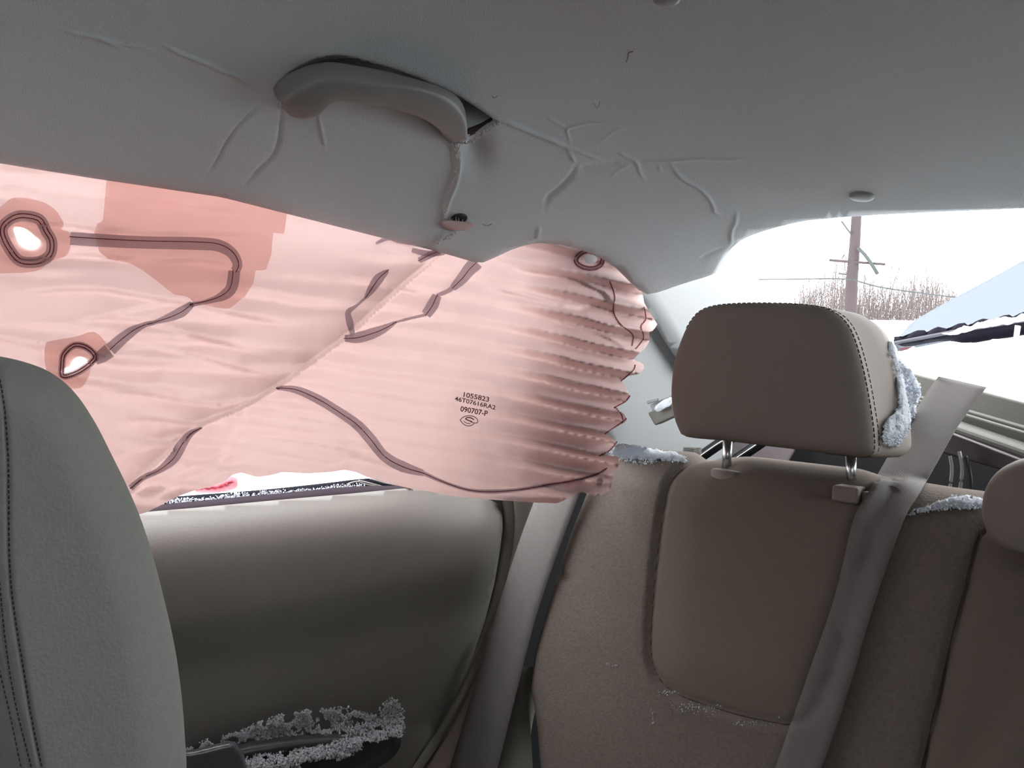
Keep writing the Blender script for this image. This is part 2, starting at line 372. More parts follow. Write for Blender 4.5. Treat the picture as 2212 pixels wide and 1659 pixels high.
# tear in the fabric: black patch for the shaded gap, folded flap, frayed fibres
def skin(poly, step, lift, m_, name, parent, bulge=0, solid=.0008):
    p, f = cdt(poly, step); q = roofpts(p); n = roofn(q); d = pdist(p, poly, True)[0]
    return mesh(name, q+n*(lift+bulge*np.clip(d/10, 0, 1))[:, None], f, m_, parent, solid=solid)
skin(spl([(972, 470), (982, 461), (998, 459), (1008, 464), (1004, 475), (985, 476)], 4, True), 4, .0022, M['dark'], 'tear_gap_shade', ceil)
skin(spl([(950, 471), (975, 470), (1000, 472), (1026, 478), (1012, 486), (990, 491), (968, 489), (952, 481)], 4, True), 4, .005, M['bag'], 'torn_flap', ceil, .003)
skin(spl([(1003, 303), (1022, 300), (1048, 284), (1080, 262), (1066, 262), (1040, 276), (1012, 288)], 4, True), 4, -.004, mat('dark_brown_recess_shade', (.035, .022, .022), .9, .5, 300), 'torn_recess_shade', ceil)  # dark brown patch stands in for the shade inside the torn recess
fr = MB()
for a, b, n in (((985, 308), (1015, 305), 26), ((1015, 303), (1080, 262), 60), ((955, 470), (1020, 486), 30), ((937, 528), (1000, 490), 30), ((600, 222), (630, 238), 22), ((984, 314), (990, 350), 70), ((990, 350), (973, 415), 80), ((973, 415), (957, 465), 60)):
    for k in range(n):
        t = rng.random(); p0 = np.array(a)*(1-t)+np.array(b)*t+rng.normal(0, 1.5, 2); p1 = p0+np.array([rng.normal(0, 3), -rng.random()*11-2])
        q = roofpts([p0, (p0+p1)/2, p1]); n_ = roofn(q); fr.tube(q+n_*np.array([.001, .004, .003])[:, None], [.0005, .0004, .0002], 3)
fr.build('frayed_fibres', M['nap'], ceil, kind='stuff')
for pts in ([(1353, 133), (1357, 122), (1358, 113), (1368, 110)], [(1062, 206), (1068, 210), (1076, 205)], [(1282, 222), (1290, 232), (1296, 218)], [(1043, 484), (1052, 487), (1062, 483)]):
    q = roofpts(spl(pts, 4)); n = roofn(q); mb = MB().tube(q+n*.0005, .00045, 4); mb.build('scuff_mark', mat('grey_scuff', (.16, .16, .16)), ceil)

# ================================================================== grab handle
top = spl([(594, 198), (612, 186), (645, 169), (695, 153), (760, 155), (830, 167), (900, 180), (955, 197), (985, 216), (1003, 243), (1008, 272), (1004, 303)], 6)
bot = spl([(602, 212), (624, 231), (655, 238), (688, 231), (733, 207), (800, 213), (850, 226), (900, 243), (930, 258), (947, 275), (957, 291), (976, 309)], 6)
K = len(top); NS = 20; V = []; F = []
Pt = roofpts(top); Pb = roofpts(bot); Nm = roofn((Pt+Pb)/2)
for k in range(K):
    s = k/(K-1); st = .004+.022*math.sin(math.pi*min(max(s, 0), 1))**.7
    dirs = (CAM-(Pt[k]+Pb[k])/2); dirs /= np.linalg.norm(dirs)
    off = dirs*st
    c = (Pt[k]+Pb[k])/2; w = (Pb[k]-Pt[k])/2; nn = dirs-w*(dirs.dot(w)/w.dot(w)); nn /= np.linalg.norm(nn)
    for j in range(NS):
        an = 2*math.pi*j/NS; ca, sa = math.cos(an), math.sin(an); e = .45
        V.append(CAM+(c-CAM)*(1-st/np.linalg.norm(c-CAM))+w*(np.sign(ca)*abs(ca)**e)+nn*.0125*(np.sign(sa)*abs(sa)**e))
for k in range(K-1):
    for j in range(NS): F.append((k*NS+j, k*NS+(j+1) % NS, (k+1)*NS+(j+1) % NS, (k+1)*NS+j))
F.append(tuple(range(NS))[::-1]); F.append(tuple((K-1)*NS+j for j in range(NS)))
gh = empty('grab_handle', tuple(roofpts([(800, 190)])[0]))
mesh('grip', V, F, M['handle'], gh)
for p in ((625, 215), (985, 285)):      # feet reaching up into the recess
    q = roofpts([p])[0]; n = roofn(q[None])[0]; MB().tube([q-n*.05, q-n*.004], [.011, .012], 12).build('mount', M['handle'], gh)
tag(gh, 'grey arched grab handle hanging above the pink airbag', 'handle')

# ================================================================== side curtain airbag
bag_out = [(-1150, 150), (-600, 240), (-260, 300), (-100, 318), (100, 345), (300, 375), (500, 408), (800, 470), (1000, 515), (1150, 490), (1250, 490), (1330, 520), (1375, 570), (1385, 620), (1392, 655), (1404, 676), (1420, 700), (1412, 714), (1402, 716), (1404, 735), (1394, 752), (1376, 768), (1368, 778), (1388, 784), (1393, 793), (1380, 808), (1356, 812), (1342, 822), (1352, 838), (1362, 858), (1346, 870), (1330, 880), (1347, 893), (1356, 908), (1340, 918), (1318, 930), (1308, 936), (1322, 946), (1334, 958), (1318, 974), (1296, 984), (1318, 984), (1335, 986), (1338, 1004), (1328, 1020), (1322, 1040), (1318, 1058), (1300, 1070), (1284, 1074), (1268, 1066), (1254, 1062), (1225, 1078), (1205, 1087), (1160, 1086), (1100, 1082), (1040, 1078), (980, 1072), (930, 1062), (890, 1056), (850, 1047), (815, 1036), (790, 1030), (772, 1021), (745, 1015), (715, 1020), (665, 1023), (610, 1020), (585, 1027), (555, 1031), (535, 1025), (520, 1021), (500, 1027), (486, 1040), (460, 1050), (420, 1060), (385, 1072), (350, 1090), (318, 1106), (270, 1120), (100, 1160), (-260, 1230), (-600, 1290), (-1150, 1400)]
bag_out = np.array(bag_out, float)
fold = spl([(1010, 500), (930, 570), (850, 640), (760, 722), (690, 775), (610, 832), (530, 880), (430, 925), (370, 975), (290, 1048), (200, 1120)], 4)
def tri(x): f = x-np.floor(x); return np.where(f < .62, f/.62, (1-f)/.38)*2-1     # uneven accordion pleats
bag_cr = [   # (polyline, amplitude m, decay px) : lower side steps outboard
 (spl([(0, 478), (140, 486), (230, 500), (420, 510), (600, 505)], 4), .006, 30), (spl([(0, 560), (150, 552), (280, 560), (420, 566), (560, 580)], 4), .006, 34),
 (spl([(0, 640), (180, 625), (300, 640), (420, 660), (560, 690), (660, 705)], 4), .007, 36), (spl([(150, 690), (260, 690), (330, 700), (470, 740), (600, 770)], 4), .006, 30),
 (spl([(160, 700), (330, 660), (400, 652)], 4), .005, 20), (spl([(250, 760), (320, 748), (420, 768), (530, 800), (600, 812)], 4), .006, 30), (spl([(220, 850), (300, 850), (390, 866), (480, 872), (560, 856)], 4), .007, 26),
 (spl([(250, 910), (330, 905), (420, 915), (480, 890)], 4), .006, 22), (spl([(240, 990), (330, 960), (400, 935)], 4), .006, 20), (spl([(270, 1080), (330, 1040), (420, 1005), (500, 975), (530, 955)], 4), .008, 24),
 (spl([(470, 1010), (480, 985), (520, 910), (540, 880)], 4), .005, 24), (spl([(300, 1090), (380, 1052), (470, 1020), (540, 1000)], 4), .008, 22),
 (spl([(520, 945), (600, 950), (690, 962), (800, 980), (880, 985)], 4), .007, 18), (spl([(510, 980), (600, 982), (720, 1000), (760, 985), (850, 1010), (920, 1030)], 4), .007, 18), (spl([(530, 900), (620, 900), (740, 920), (850, 935)], 4), .006, 18),
 (spl([(1100, 580), (1160, 590), (1230, 600), (1275, 620), (1310, 640), (1330, 690)], 4), .016, 30), (spl([(1050, 620), (1130, 640), (1250, 665), (1300, 640)], 4), .010, 24), (spl([(1180, 690), (1260, 710), (1330, 740), (1350, 760)], 4), .012, 22),
 (spl([(740, 600), (850, 620), (930, 640)], 4), .004, 20), (spl([(820, 700), (900, 690), (980, 690)], 4), .004, 16),
]
def bagX(p):
    p = np.asarray(p, float).reshape(-1, 2); x, y = p[:, 0], p[:, 1]
    t = np.clip((y-(400+.13*x))/(640-.1*x), -.2, 1.1)
    X = -.712+.052*np.sin(np.pi*np.clip(t, 0, 1))**.8
    X += .098*sst(x, 930, 1310)*sst(y, 700, 1040)            # the lower rear corner drapes over the seat shoulder
    X += .020*sst(x, 1120, 1330)*sst(y, 560, 640)
    _, s, _ = pdist(p, fold); s = -s                          # >0 : front part, in front of the diagonal fold
    s = -s if FOLD_FLIP else s
    X += np.where(s > 0, .012+.030*np.exp(-s/70)*sst(s, 0, 8), -.020*np.exp(s/150))*sst(y, 520, 640)
    # accordion pleats
    wob = 14*vnoise(p, 1/260., 5, 2)+6*vnoise(p, 1/70., 9, 2)
    ph = (y-.19*(x-1100)-.00007*(x-1100)**2+wob)/48.0
    amp = .0026+.019*sst(x, 1060, 1330)
    right = 1-sst(s, -6, 10)
    X += right*amp*tri(ph)
    ph2 = (y-.10*(x-300)+.00022*(x-330)**2*sst(y, 650, 800)+wob*1.6)/41.0
    X += (1-right)*.0046*tri(ph2*.72)*np.clip(vnoise(p*[.5, 1], 1/90., 21, 2)*3+.35, 0, 1)
    for pl, a, L in bag_cr:
        d, sg, f = pdist(p, pl); X += a*np.exp(-d/L)*np.where(sg > 0, -.6, .6)*np.tanh(d/3)*np.clip(np.minimum(f, 1-f)*5, 0, 1)
    X += .003*vnoise(p, 1/45., 31, 3)+.008*vnoise(p, 1/160., 33, 2)
    return X
FOLD_FLIP = False
_, s_, _ = pdist(np.array([[400., 700.]]), fold)
FOLD_FLIP = bool(-s_[0] < 0)
def bagP(p, lift=0.0):
    P = onX(p, bagX(p))
    if np.any(lift):
        P = CAM+(P-CAM)*(1-np.asarray(lift)/np.linalg.norm(P-CAM, axis=1))[:, None] if np.ndim(lift) else CAM+(P-CAM)*(1-lift/np.linalg.norm(P-CAM, axis=1))[:, None]
    return P
hole1 = spl([(30, 494), (45, 494), (60, 502), (70, 512), (81, 520), (80, 530), (66, 538), (52, 535), (40, 525), (34, 510)], 4, True)
hole2 = spl([(157, 779), (168, 771), (182, 773), (186, 780), (176, 786), (162, 796), (146, 804), (134, 806), (138, 797), (150, 792)], 4, True)
hole3 = spl([(1261, 556), (1268, 549), (1284, 552), (1291, 560), (1284, 567), (1268, 569)], 4, True)
p, f = cdt(bag_out, 9, fine=[(fold, 22, 3.6), (np.array([(1180, 560), (1280, 760), (1180, 1020)], float), 170, 4.6), (np.array([(60, 480), (500, 560), (300, 800), (700, 900), (850, 660)], float), 230, 6.5)], holes=[hole1, hole2, hole3])
ab = empty('curtain_airbag', tuple(bagP([(700, 760)])[0]))
mesh('airbag_cushion', bagP(p), f, M['bag'], ab)
# reinforcement patches: second layer of cloth
def bpatch(poly, name, m_, lift, step=8, parent=ab, solid=0, holes=()):
    p, f = cdt(poly, step, holes=holes); return mesh(name, bagP(p, lift), f, m_, parent, solid=solid)
bpatch(np.array([(232, 370), (330, 385), (622, 440), (614, 506), (590, 502), (586, 550), (574, 584), (552, 584), (548, 610), (530, 640), (494, 668), (470, 665), (420, 655), (405, 640), (375, 636), (340, 608), (310, 585), (280, 568), (235, 560), (215, 545), (203, 505), (210, 482), (222, 478)], float), 'reinforcement_patch', M['patch'], .003)
bpatch(spl([(4, 445), (30, 427), (70, 430), (105, 442), (125, 460), (138, 484), (132, 496), (152, 505), (148, 548), (110, 565), (80, 585), (20, 590), (-30, 580), (-45, 500)], 3, True), 'reinforcement_patch', M['patch'], .003, holes=[hole1])
bpatch(spl([(98, 745), (120, 735), (165, 727), (205, 717), (236, 752), (232, 768), (195, 785), (196, 800), (188, 820), (170, 840), (130, 830), (100, 800)], 3, True), 'reinforcement_patch', M['patch'], .003, holes=[hole2])
# seam tape with red stitching
def strap(line, w, lift=.0045, name='seam_tape', stitch=True, soff=0, redge=False):
    c = resample(spl(line, 6), 6); ww = np.interp(np.linspace(0, 1, len(c)), np.linspace(0, 1, len(w)), w)
    t = np.gradient(c, axis=0); t /= np.linalg.norm(t, axis=1)[:, None]; n = np.stack([-t[:, 1], t[:, 0]], 1)
    rows = [c+n*(ww*k)[:, None] for k in (-.5, -.17, .17, .5)]
    A = np.stack(rows, 1).reshape(-1, 2); F = []
    for i in range(len(c)-1):
        for k in range(3): F.append((i*4+k, i*4+k+1, (i+1)*4+k+1, (i+1)*4+k))
    Q = bagP(A, lift)
    o = mesh(name, Q, F, M['strap'], ab)
    if stitch: stitches(c+n*(ww*soff)[:, None], o, lift+.0009)
    return o
def stitches(c, parent, lift, th=1.5, name='stitching'):
    c = resample(c, 4.6); t = np.gradient(c, axis=0); t /= np.linalg.norm(t, axis=1)[:, None]; n = np.stack([-t[:, 1], t[:, 0]], 1); V = []; F = []
    th = th*.5
    A = np.concatenate([c-t*2.0-n*th, c+t*2.0-n*th, c+t*2.0+n*th, c-t*2.0+n*th]); Q = bagP(A, lift); k = len(c)
    for i in range(k): F.append((i, i+k, i+2*k, i+3*k))
    return mesh(name, Q, F, M['thread'], parent, solid=.0003, kind='stuff')
strap([(152, 515), (230, 520), (320, 524), (420, 526), (470, 530), (500, 546), (513, 570), (508, 585)], [28, 28, 27, 27, 28, 26, 20], soff=-.12)
strap([(506, 585), (504, 605), (498, 625), (480, 640), (445, 652), (412, 658)], [26, 26, 24, 14, 9, 10], soff=.1)
strap([(415, 656), (395, 672), (370, 684), (335, 696), (312, 702), (285, 716), (260, 735), (238, 755)], [14, 24, 18, 9, 12, 22, 26, 28])
strap([(236, 757), (222, 768), (205, 778)], [32, 30, 22], stitch=False)
strap([(950, 542), (928, 551), (905, 563)], [12, 16, 12]); strap([(838, 584), (818, 602), (802, 625), (790, 643)], [8, 22, 20, 8])
strap([(790, 643), (768, 662), (752, 674), (755, 695), (762, 722)], [5, 6, 12, 16, 10], stitch=False)
strap([(745, 731), (770, 730), (800, 722), (830, 710), (855, 696)], [14, 24, 24, 18, 6]); strap([(855, 696), (885, 688), (920, 680)], [5, 6, 6], stitch=False)
strap([(920, 680), (934, 660), (944, 638)], [22, 26, 20]); strap([(944, 638), (965, 630), (978, 622)], [8, 10, 10], stitch=False)
strap([(978, 622), (998, 602), (1012, 584), (1030, 566)], [16, 24, 28, 32])
strap([(598, 838), (640, 842), (690, 864), (740, 895), (772, 918), (800, 948), (830, 985), (870, 1008), (915, 1022)], [8, 17, 20, 20, 22, 24, 22, 24, 14])
strap([(915, 1022), (960, 1042), (1010, 1058), (1060, 1062), (1120, 1058), (1180, 1048), (1240, 1038), (1290, 1024), (1310, 1012)], [9, 7, 7, 9, 7, 8, 6, 7, 4])
strap([(282, 1054), (310, 1032), (345, 1015), (375, 990), (390, 965), (410, 938), (436, 924)], [14, 12, 12, 22, 24, 16, 5])
strap([(812, 526), (840, 514), (862, 520), (900, 524)], [6, 10, 12, 14], stitch=False); strap([(890, 540), (925, 548), (960, 545)], [10, 14, 12], stitch=False)
def ring(line, w, st=(1,), lift=.0045, hole=None):
    c = resample(spl(line, 4, True), 6, True); t = np.roll(c, -1, 0)-np.roll(c, 1, 0); t /= np.linalg.norm(t, axis=1)[:, None]; n = np.stack([-t[:, 1], t[:, 0]], 1)
    A = np.concatenate([c-n*w/2, c+n*w/2]); k = len(c); F = [(i, (i+1) % k, (i+1) % k+k, i+k) for i in range(k)]
    o = mesh('seam_tape', bagP(A, lift), F, M['strap'], ab)
    for s in st: stitches(np.vstack([c, c[:1]])+np.vstack([n, n[:1]])*s, o, lift+.0009, 2)
ring([(50, 466), (85, 474), (100, 500), (112, 522), (108, 550), (85, 565), (50, 566), (30, 552), (8, 515), (6, 490), (25, 472)], 24, (-4, 4))
ring([(160, 746), (186, 750), (205, 768), (200, 780), (180, 797), (158, 808), (135, 812), (134, 790), (138, 765)], 15, (-3, 3))
ring([(1255, 548), (1275, 541), (1300, 552), (1298, 572), (1278, 580), (1254, 574), (1244, 562)], 10, (-4, 3))
stitches(spl([(1318, 610), (1328, 640), (1325, 672), (1340, 700), (1366, 722), (1366, 745)], 5), ab, .004, 2.2)
stitches(spl([(1392, 665), (1395, 690), (1385, 705), (1390, 730), (1375, 752)], 5), ab, .004, 2.2)
for a in ([(1343, 822), (1368, 800), (1372, 790)], [(1328, 880), (1350, 868), (1360, 856)], [(1308, 936), (1335, 918), (1352, 905)], [(1296, 984), (1318, 972), (1332, 955)], [(1330, 880), (1342, 895), (1345, 905)]):
    stitches(spl(a, 4), ab, .003, 2.4)
bpatch(spl([(1289, 1038), (1296, 1032), (1303, 1038), (1300, 1047), (1290, 1049)], 4, True), 'grommet', M['strap'], .002, 4)
# printed lot numbers and maker's mark (flat print on the cloth)
def print_text(body, p0, p1, hgt, slant=(0.1, 1)):
    cu = bpy.data.curves.new('t', 'FONT'); cu.body = body; cu.size = 1; cu.offset = .018; cu.resolution_u = 3
    o = bpy.data.objects.new('t', cu); COL.objects.link(o); bpy.context.view_layer.update()
    me = bpy.data.meshes.new_from_object(o.evaluated_get(bpy.context.evaluated_depsgraph_get()))
    v = np.array([tuple(q.co) for q in me.vertices])[:, :2]; F = [tuple(q.vertices) for q in me.polygons]
    bpy.data.objects.remove(o); bpy.data.meshes.remove(me)
    u = (v[:, 0]-v[:, 0].min())/np.ptp(v[:, 0]); h = v[:, 1]/.69
    p0 = np.array(p0, float); p1 = np.array(p1, float)
    A = p0+(p1-p0)*u[:, None]+h[:, None]*np.array([hgt*.13, -hgt])
    return A, F
mb = MB()
for body, a, b, h in (('1055823', (1001, 857), (1056, 868), 10), ('46T07616RA2', (982, 865), (1070, 885), 9), ('090707-P', (994, 888), (1053, 899), 11)):
    A, F = print_text(body, a, b, h); mb.add(bagP(A, .003), F)
mb.build('printed_lot_number', M['ink'], ab, smooth=False)
mb = MB()
def stroke(pts, w, closed=False):
    c = spl(pts, 8, closed); t = np.gradient(c, axis=0); t /= np.linalg.norm(t, axis=1)[:, None]+1e-9; n = np.stack([-t[:, 1], t[:, 0]], 1)
    A = np.concatenate([c-n*w/2, c+n*w/2]); k = len(c); mb.add(bagP(A, .003), [(i, i+1, i+1+k, i+k) for i in range(k-1)])
stroke([(994, 907), (1001, 901), (1012, 898), (1024, 900), (1031, 906), (1032, 912), (1026, 914), (1016, 911)], 1.6); stroke([(994, 907), (1000, 915), (1009, 920), (1018, 919), (1024, 915)], 1.6)
stroke([(1024, 907), (1018, 903), (1010, 902), (1006, 905), (1012, 908), (1020, 911)], 2.2); stroke([(1001, 909), (1008, 914), (1016, 915)], 1.4)
mb.build('printed_mark', M['ink'], ab, smooth=False)
tag(ab, 'pink deployed curtain airbag hanging crumpled across the side window', 'airbag')

# ================================================================== door
belt_line = [(-300, 1160), (100, 1128), (300, 1107), (420, 1097), (600, 1080), (760, 1066), (870, 1055), (940, 1058), (1000, 1066), (1050, 1076), (1078, 1088)]
door_out = belt_line+[(1085, 1110), (1086, 1140), (1080, 1190), (1068, 1260), (1048, 1340), (1024, 1410), (990, 1490), (950, 1570), (890, 1659), (820, 1780), (-300, 1780)]
crease = spl([(-300, 1420), (100, 1376), (400, 1330), (560, 1304), (720, 1272), (850, 1240), (960, 1215), (1080, 1195)], 5)
def doorX(p):
    d, s, f = pdist(p, np.array(belt_line)); x, y = p[:, 0], p[:, 1]
    X = -.790+.045*(1-np.exp(-(d/55)**1.2))                  # rolls in under the belt
    _, sc_, _ = pdist(p, crease)
    X += .003*sst(sc_, -200, 0)-.016*sst(sc_, 0, 130)
    X += -.0000*x
    de = pdist(p, np.array(door_out[10:19]))[0]; X += -.030*np.exp(-(de/26)**1.3)
    return X
p, f = cdt(np.array(door_out, float), 12)
DP = onX(p, doorX(p))
dr = mesh('door_1', DP, f, M['door'], solid=.02, offset=-1); tag(dr, kind='structure')
# window sill: black rubber strips and outer lip
def strip(a, b, Xa, Xb, name, m_, parent, th=.01, **k):
    """band between two picture lines"""
    A = onX(resample(spl(a, 4), 20), Xa); 
    L = len(A); t = np.linspace(0, 1, L); Bp = spl(b, 4); Lb = np.r_[0, np.cumsum(np.linalg.norm(np.diff(Bp, axis=0), axis=1))]; tb = t*Lb[-1]
    B = onX(np.stack([np.interp(tb, Lb, Bp[:, 0]), np.interp(tb, Lb, Bp[:, 1])], 1), Xb)
    V = np.vstack([A, B]); F = [(i, i+1, i+1+L, i+L) for i in range(L-1)]
    return mesh(name, V, F, m_, parent, solid=th if th > .015 else .0012, offset=-1, **k)
strip([(-100, 1142), (250, 1102), (400, 1086), (600, 1067), (760, 1052), (880, 1050)], [(-100, 1164), (250, 1124), (400, 1110), (600, 1092), (760, 1078), (880, 1068)], -.808, -.799, 'inner_weatherstrip', mat('grey_plum_rubber', (.05, .04, .05), .9, .1, 200, .1), dr)
strip([(-100, 1125), (250, 1088), (380, 1074), (560, 1060), (700, 1045), (800, 1034), (890, 1040)], [(-100, 1142), (250, 1104), (400, 1088), (600, 1069), (760, 1054), (880, 1052)], -.842, -.834, 'outer_weatherstrip', mat('matte_black_rubber', (.012, .012, .017), .95, .1, 200, .05), dr)
mb = MB()
for a in ([(750, 1046), (770, 1040), (790, 1046), (815, 1050)], [(775, 1038), (800, 1044), (830, 1052)], [(800, 1034), (835, 1044), (868, 1050)]):
    mb.tube(onX(spl(a, 5), -.828), .0010, 5)
mb.build('seal_clip', M['cablew'], dr, kind='stuff')
# armrest with pull cup
def armP(p, X): return onX(p, X)
ao = spl([(300, 1660), (420, 1625), (520, 1598), (640, 1580), (760, 1572), (830, 1572), (856, 1580), (866, 1600), (862, 1618), (845, 1640), (800, 1668), (740, 1700), (600, 1740), (300, 1800)], 4, True)
p, f = cdt(ao, 9); d = pdist(p, ao, True)[0]; c = np.clip(d/30, 0, 1)
Xf = -.735+.060*np.sqrt(1-(1-c)**2)
mesh('armrest', np.vstack([onX(p, Xf), onX(p, Xf)*[0, 1, 1]+[-.76, 0, 0]]), np.vstack([f, f[:, ::-1]+len(p)]), M['arm'], dr)
q = spl([(330, 1625), (405, 1621), (480, 1604), (505, 1602), (514, 1612), (530, 1640), (525, 1690), (330, 1720)], 4, True)
p, f = cdt(q, 7); c = np.clip(pdist(p, q, True)[0]/12, 0, 1)
mesh('pull_cup', onX(p, -.672+.014*np.sqrt(1-(1-c)**2)), f, mat('dark_grey_satin_plastic', (.055, .06, .065), .3, .05, 400, .5), dr, solid=.012)

# pillar strips between the door and the seat
t1 = strip([(1086, 1060), (1096, 1120), (1090, 1200), (1075, 1280), (1050, 1370), (1010, 1460), (940, 1590), (870, 1700)], [(1118, 1060), (1124, 1120), (1118, 1200), (1100, 1290), (1075, 1390), (1035, 1490), (980, 1610), (920, 1720)], -.80, -.79, 'trim_2', mat('shaded_brown_door_seal', (.13, .12, .10), .7, .1, 300, .2), None, .02)  # brown set darker for the shadow between door and belt
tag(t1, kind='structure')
mb = [(1112, 1050), (1120, 1130), (1112, 1210), (1092, 1300), (1060, 1400), (1010, 1520), (940, 1640), (880, 1740)]
t2 = strip(mb, [(a+75, b) for a, b in mb], -.785, -.765, 'trim_3', M['trimd'], None, .02); tag(t2, kind='structure')
t3 = strip([(1055, 1360), (1040, 1440), (1000, 1530), (955, 1610), (890, 1720)], [(1110, 1360), (1090, 1450), (1060, 1560), (1040, 1659), (1020, 1760)], -.76, -.72, 'trim_4', mat('brown_grey_sill_cover', (.20, .17, .15), .7, .1, 400, .2), None, .02); tag(t3, kind='structure')

t4 = strip([(1118, 1440), (1108, 1500), (1090, 1580), (1070, 1670), (1050, 1760)], [(1140, 1440), (1138, 1500), (1146, 1580), (1152, 1670), (1160, 1760)], -.72, -.69, 'trim_7', M['trimd'], None, .02); tag(t4, kind='structure')
t5 = MB().box((-.845, .80, .05), (-.835, 1.62, .88)).build('gap_shade_panel', M['dark'], smooth=False); tag(t5, kind='structure')  # added black panel, stands in for the shade behind the belt
# ================================================================== rear pillar trims
PN = np.array([1, -.34, .05]); PN = PN/np.linalg.norm(PN); PP = np.array([-.70, 1.25, 1.0])
q = np.array([(1180, 480), (1420, 560), (1480, 700), (1560, 800), (1640, 900), (1640, 1040), (1420, 1030), (1330, 1010), (1300, 900), (1260, 700)], float)
p, f = cdt(q, 22); P = onPlane(p, PP-np.array([.012, 0, 0]), PN); tr = mesh('trim_5', P, f, M['pillar'], solid=.02); tag(tr, kind='structure')
q = np.array([(1370, 560), (1530, 540), (1552, 592), (1590, 612), (1640, 634), (1690, 660), (1700, 800), (1500, 815), (1464, 760), (1430, 706), (1396, 652)], float)
p, f = cdt(q, 14); d = pdist(p, q, True)[0]; P = onPlane(p, PP+np.array([.016, 0, 0]), PN); P = P-np.array([.010, 0, 0])*np.exp(-(d/8)**2)[:, None]
tr = mesh('trim_6', P, f, M['pillar'], solid=.008); tag(tr, kind='structure')

# ================================================================== rear seat
prof = np.array([(.78, .30), (.835, .42), (.895, .58), (.940, .70), (.975, .80), (.992, .845), (1.008, .872), (1.032, .892), (1.066, .899), (1.11, .896), (1.15, .885), (1.16, .86)])
pz = spl(prof, 10)
front_k = np.argmax(pz[:, 1]); fz = pz[:front_k+1]
def seatY(z): return np.interp(z, fz[:, 1], fz[:, 0])
def seatpts(p): return iso(p, lambda P: P[:, 1]-seatY(P[:, 2]), .3, 2.2)
left_edge = [(1252, 1040), (1234, 1085), (1208, 1150), (1178, 1240), (1152, 1330), (1130, 1410), (1122, 1480), (1134, 1560), (1142, 1659), (1150, 1720)]
seam_ins = spl([(1545, 990), (1500, 1000), (1470, 1018), (1450, 1042), (1438, 1080), (1425, 1160), (1414, 1260), (1407, 1350), (1406, 1405), (1414, 1445), (1434, 1478), (1470, 1502), (1530, 1524), (1600, 1545), (1660, 1558), (1710, 1564), (1760, 1540), (1800, 1440), (1840, 1300), (1880, 1180), (1915, 1100), (1930, 1062)], 5)
split = spl([(2180, 1085), (2140, 1128), (2118, 1150), (2106, 1175), (2096, 1215), (2080, 1280), (2050, 1400), (2020, 1530), (1990, 1659), (1975, 1730)], 5)
# grid in world space: across the car, down the profile
pr = resample(pz, .0052); nx = 300; xs = np.linspace(-.73, .52, nx)
sleft = seatpts(np.array(left_edge, float))
V = np.zeros((len(pr), nx, 3))
for i, (yy, zz) in enumerate(pr):
    xl = np.interp(zz, sleft[::-1, 2], sleft[::-1, 0])
    V[i, :, 0] = xl+(xs-xs[0])/(xs[-1]-xs[0])*(xs[-1]-xl); V[i, :, 1] = yy; V[i, :, 2] = zz
V = V.reshape(-1, 3)
tg = np.gradient(pr, axis=0); tg /= np.linalg.norm(tg, axis=1)[:, None]
NN = np.repeat(np.stack([np.zeros(len(pr)), -tg[:, 1], tg[:, 0]], 1), nx, 0)      # towards the front / up
uv = proj(V)
disp = np.zeros(len(V))
d, s, f = pdist(uv, seam_ins); disp += -.006*np.exp(-(d/7)**2)
ins = inside(uv, np.vstack([seam_ins, [(1920, 1000), (1760, 960), (1600, 960)]]))
disp += np.where(ins, .007*sst(d, 0, 90), .004*np.exp(-d/60)*sst(d, 0, 12))
d2, s2, f2 = pdist(uv, split); disp += -.012*np.exp(-(d2/6)**2)+.004*sst(d2, 0, 60)
xl = V[:, 0]-np.interp(V[:, 2], sleft[::-1, 2], sleft[::-1, 0]); disp -= .035*(1-np.clip(xl/.035, 0, 1))**2.2
ar_l = np.array([(2330, 1230), (2212, 1425), (2150, 1540), (2085, 1659), (2040, 1740)], float)
d3, s3, f3 = pdist(uv, ar_l); s3 = np.where(uv[:, 0] > np.interp(uv[:, 1], ar_l[:, 1], ar_l[:, 0]), d3, -d3)
disp += .028*sst(s3, -5, 70)
for gxp, gyp, a in ((1565, 1024, .004), (1795, 1075, .005)): disp -= a*np.exp(-((uv[:, 0]-gxp)/45)**2-((uv[:, 1]-gyp)/14)**2)
disp += .0035*vnoise(V, 9, 2, 2)
d5, _, _ = pdist(uv, np.array([(1190, 1230), (1225, 1250)], float)); disp -= .006*np.exp(-(d5/9)**2)
V = V+NN*disp[:, None]
V2 = V.reshape(len(pr), nx, 3)
F = []
idx = np.arange(len(pr)*nx).reshape(len(pr), nx)
quads = np.stack([idx[:-1, :-1], idx[:-1, 1:], idx[1:, 1:], idx[1:, :-1]], -1).reshape(-1, 4)
cen = uv[quads].mean(1); kins = inside(cen, np.vstack([seam_ins, [(1920, 1000), (1760, 960), (1600, 960)]]))
xs_split = np.interp(cen[:, 1], split[:, 1], split[:, 0]); kc = cen[:, 0] > xs_split
rowi = np.repeat(np.arange(len(pr)-1), nx-1); kins &= rowi < len(pr)*.9
rseat = empty('rear_seat', (-.1, 1.0, .35))
fa = V2[1:, 1:]-V2[:-1, :-1]; fb = V2[1:, :-1]-V2[:-1, 1:]; fn = np.cross(fa, fb); vn = np.zeros_like(V2)
for a_, b_ in ((0, 0), (0, 1), (1, 0), (1, 1)): vn[a_:len(pr)-1+a_, b_:nx-1+b_] += fn
vn = vn.reshape(-1, 3); vn /= np.linalg.norm(vn, axis=1)[:, None]+1e-12
if (vn*NN).sum(1).mean() < 0: vn = -vn
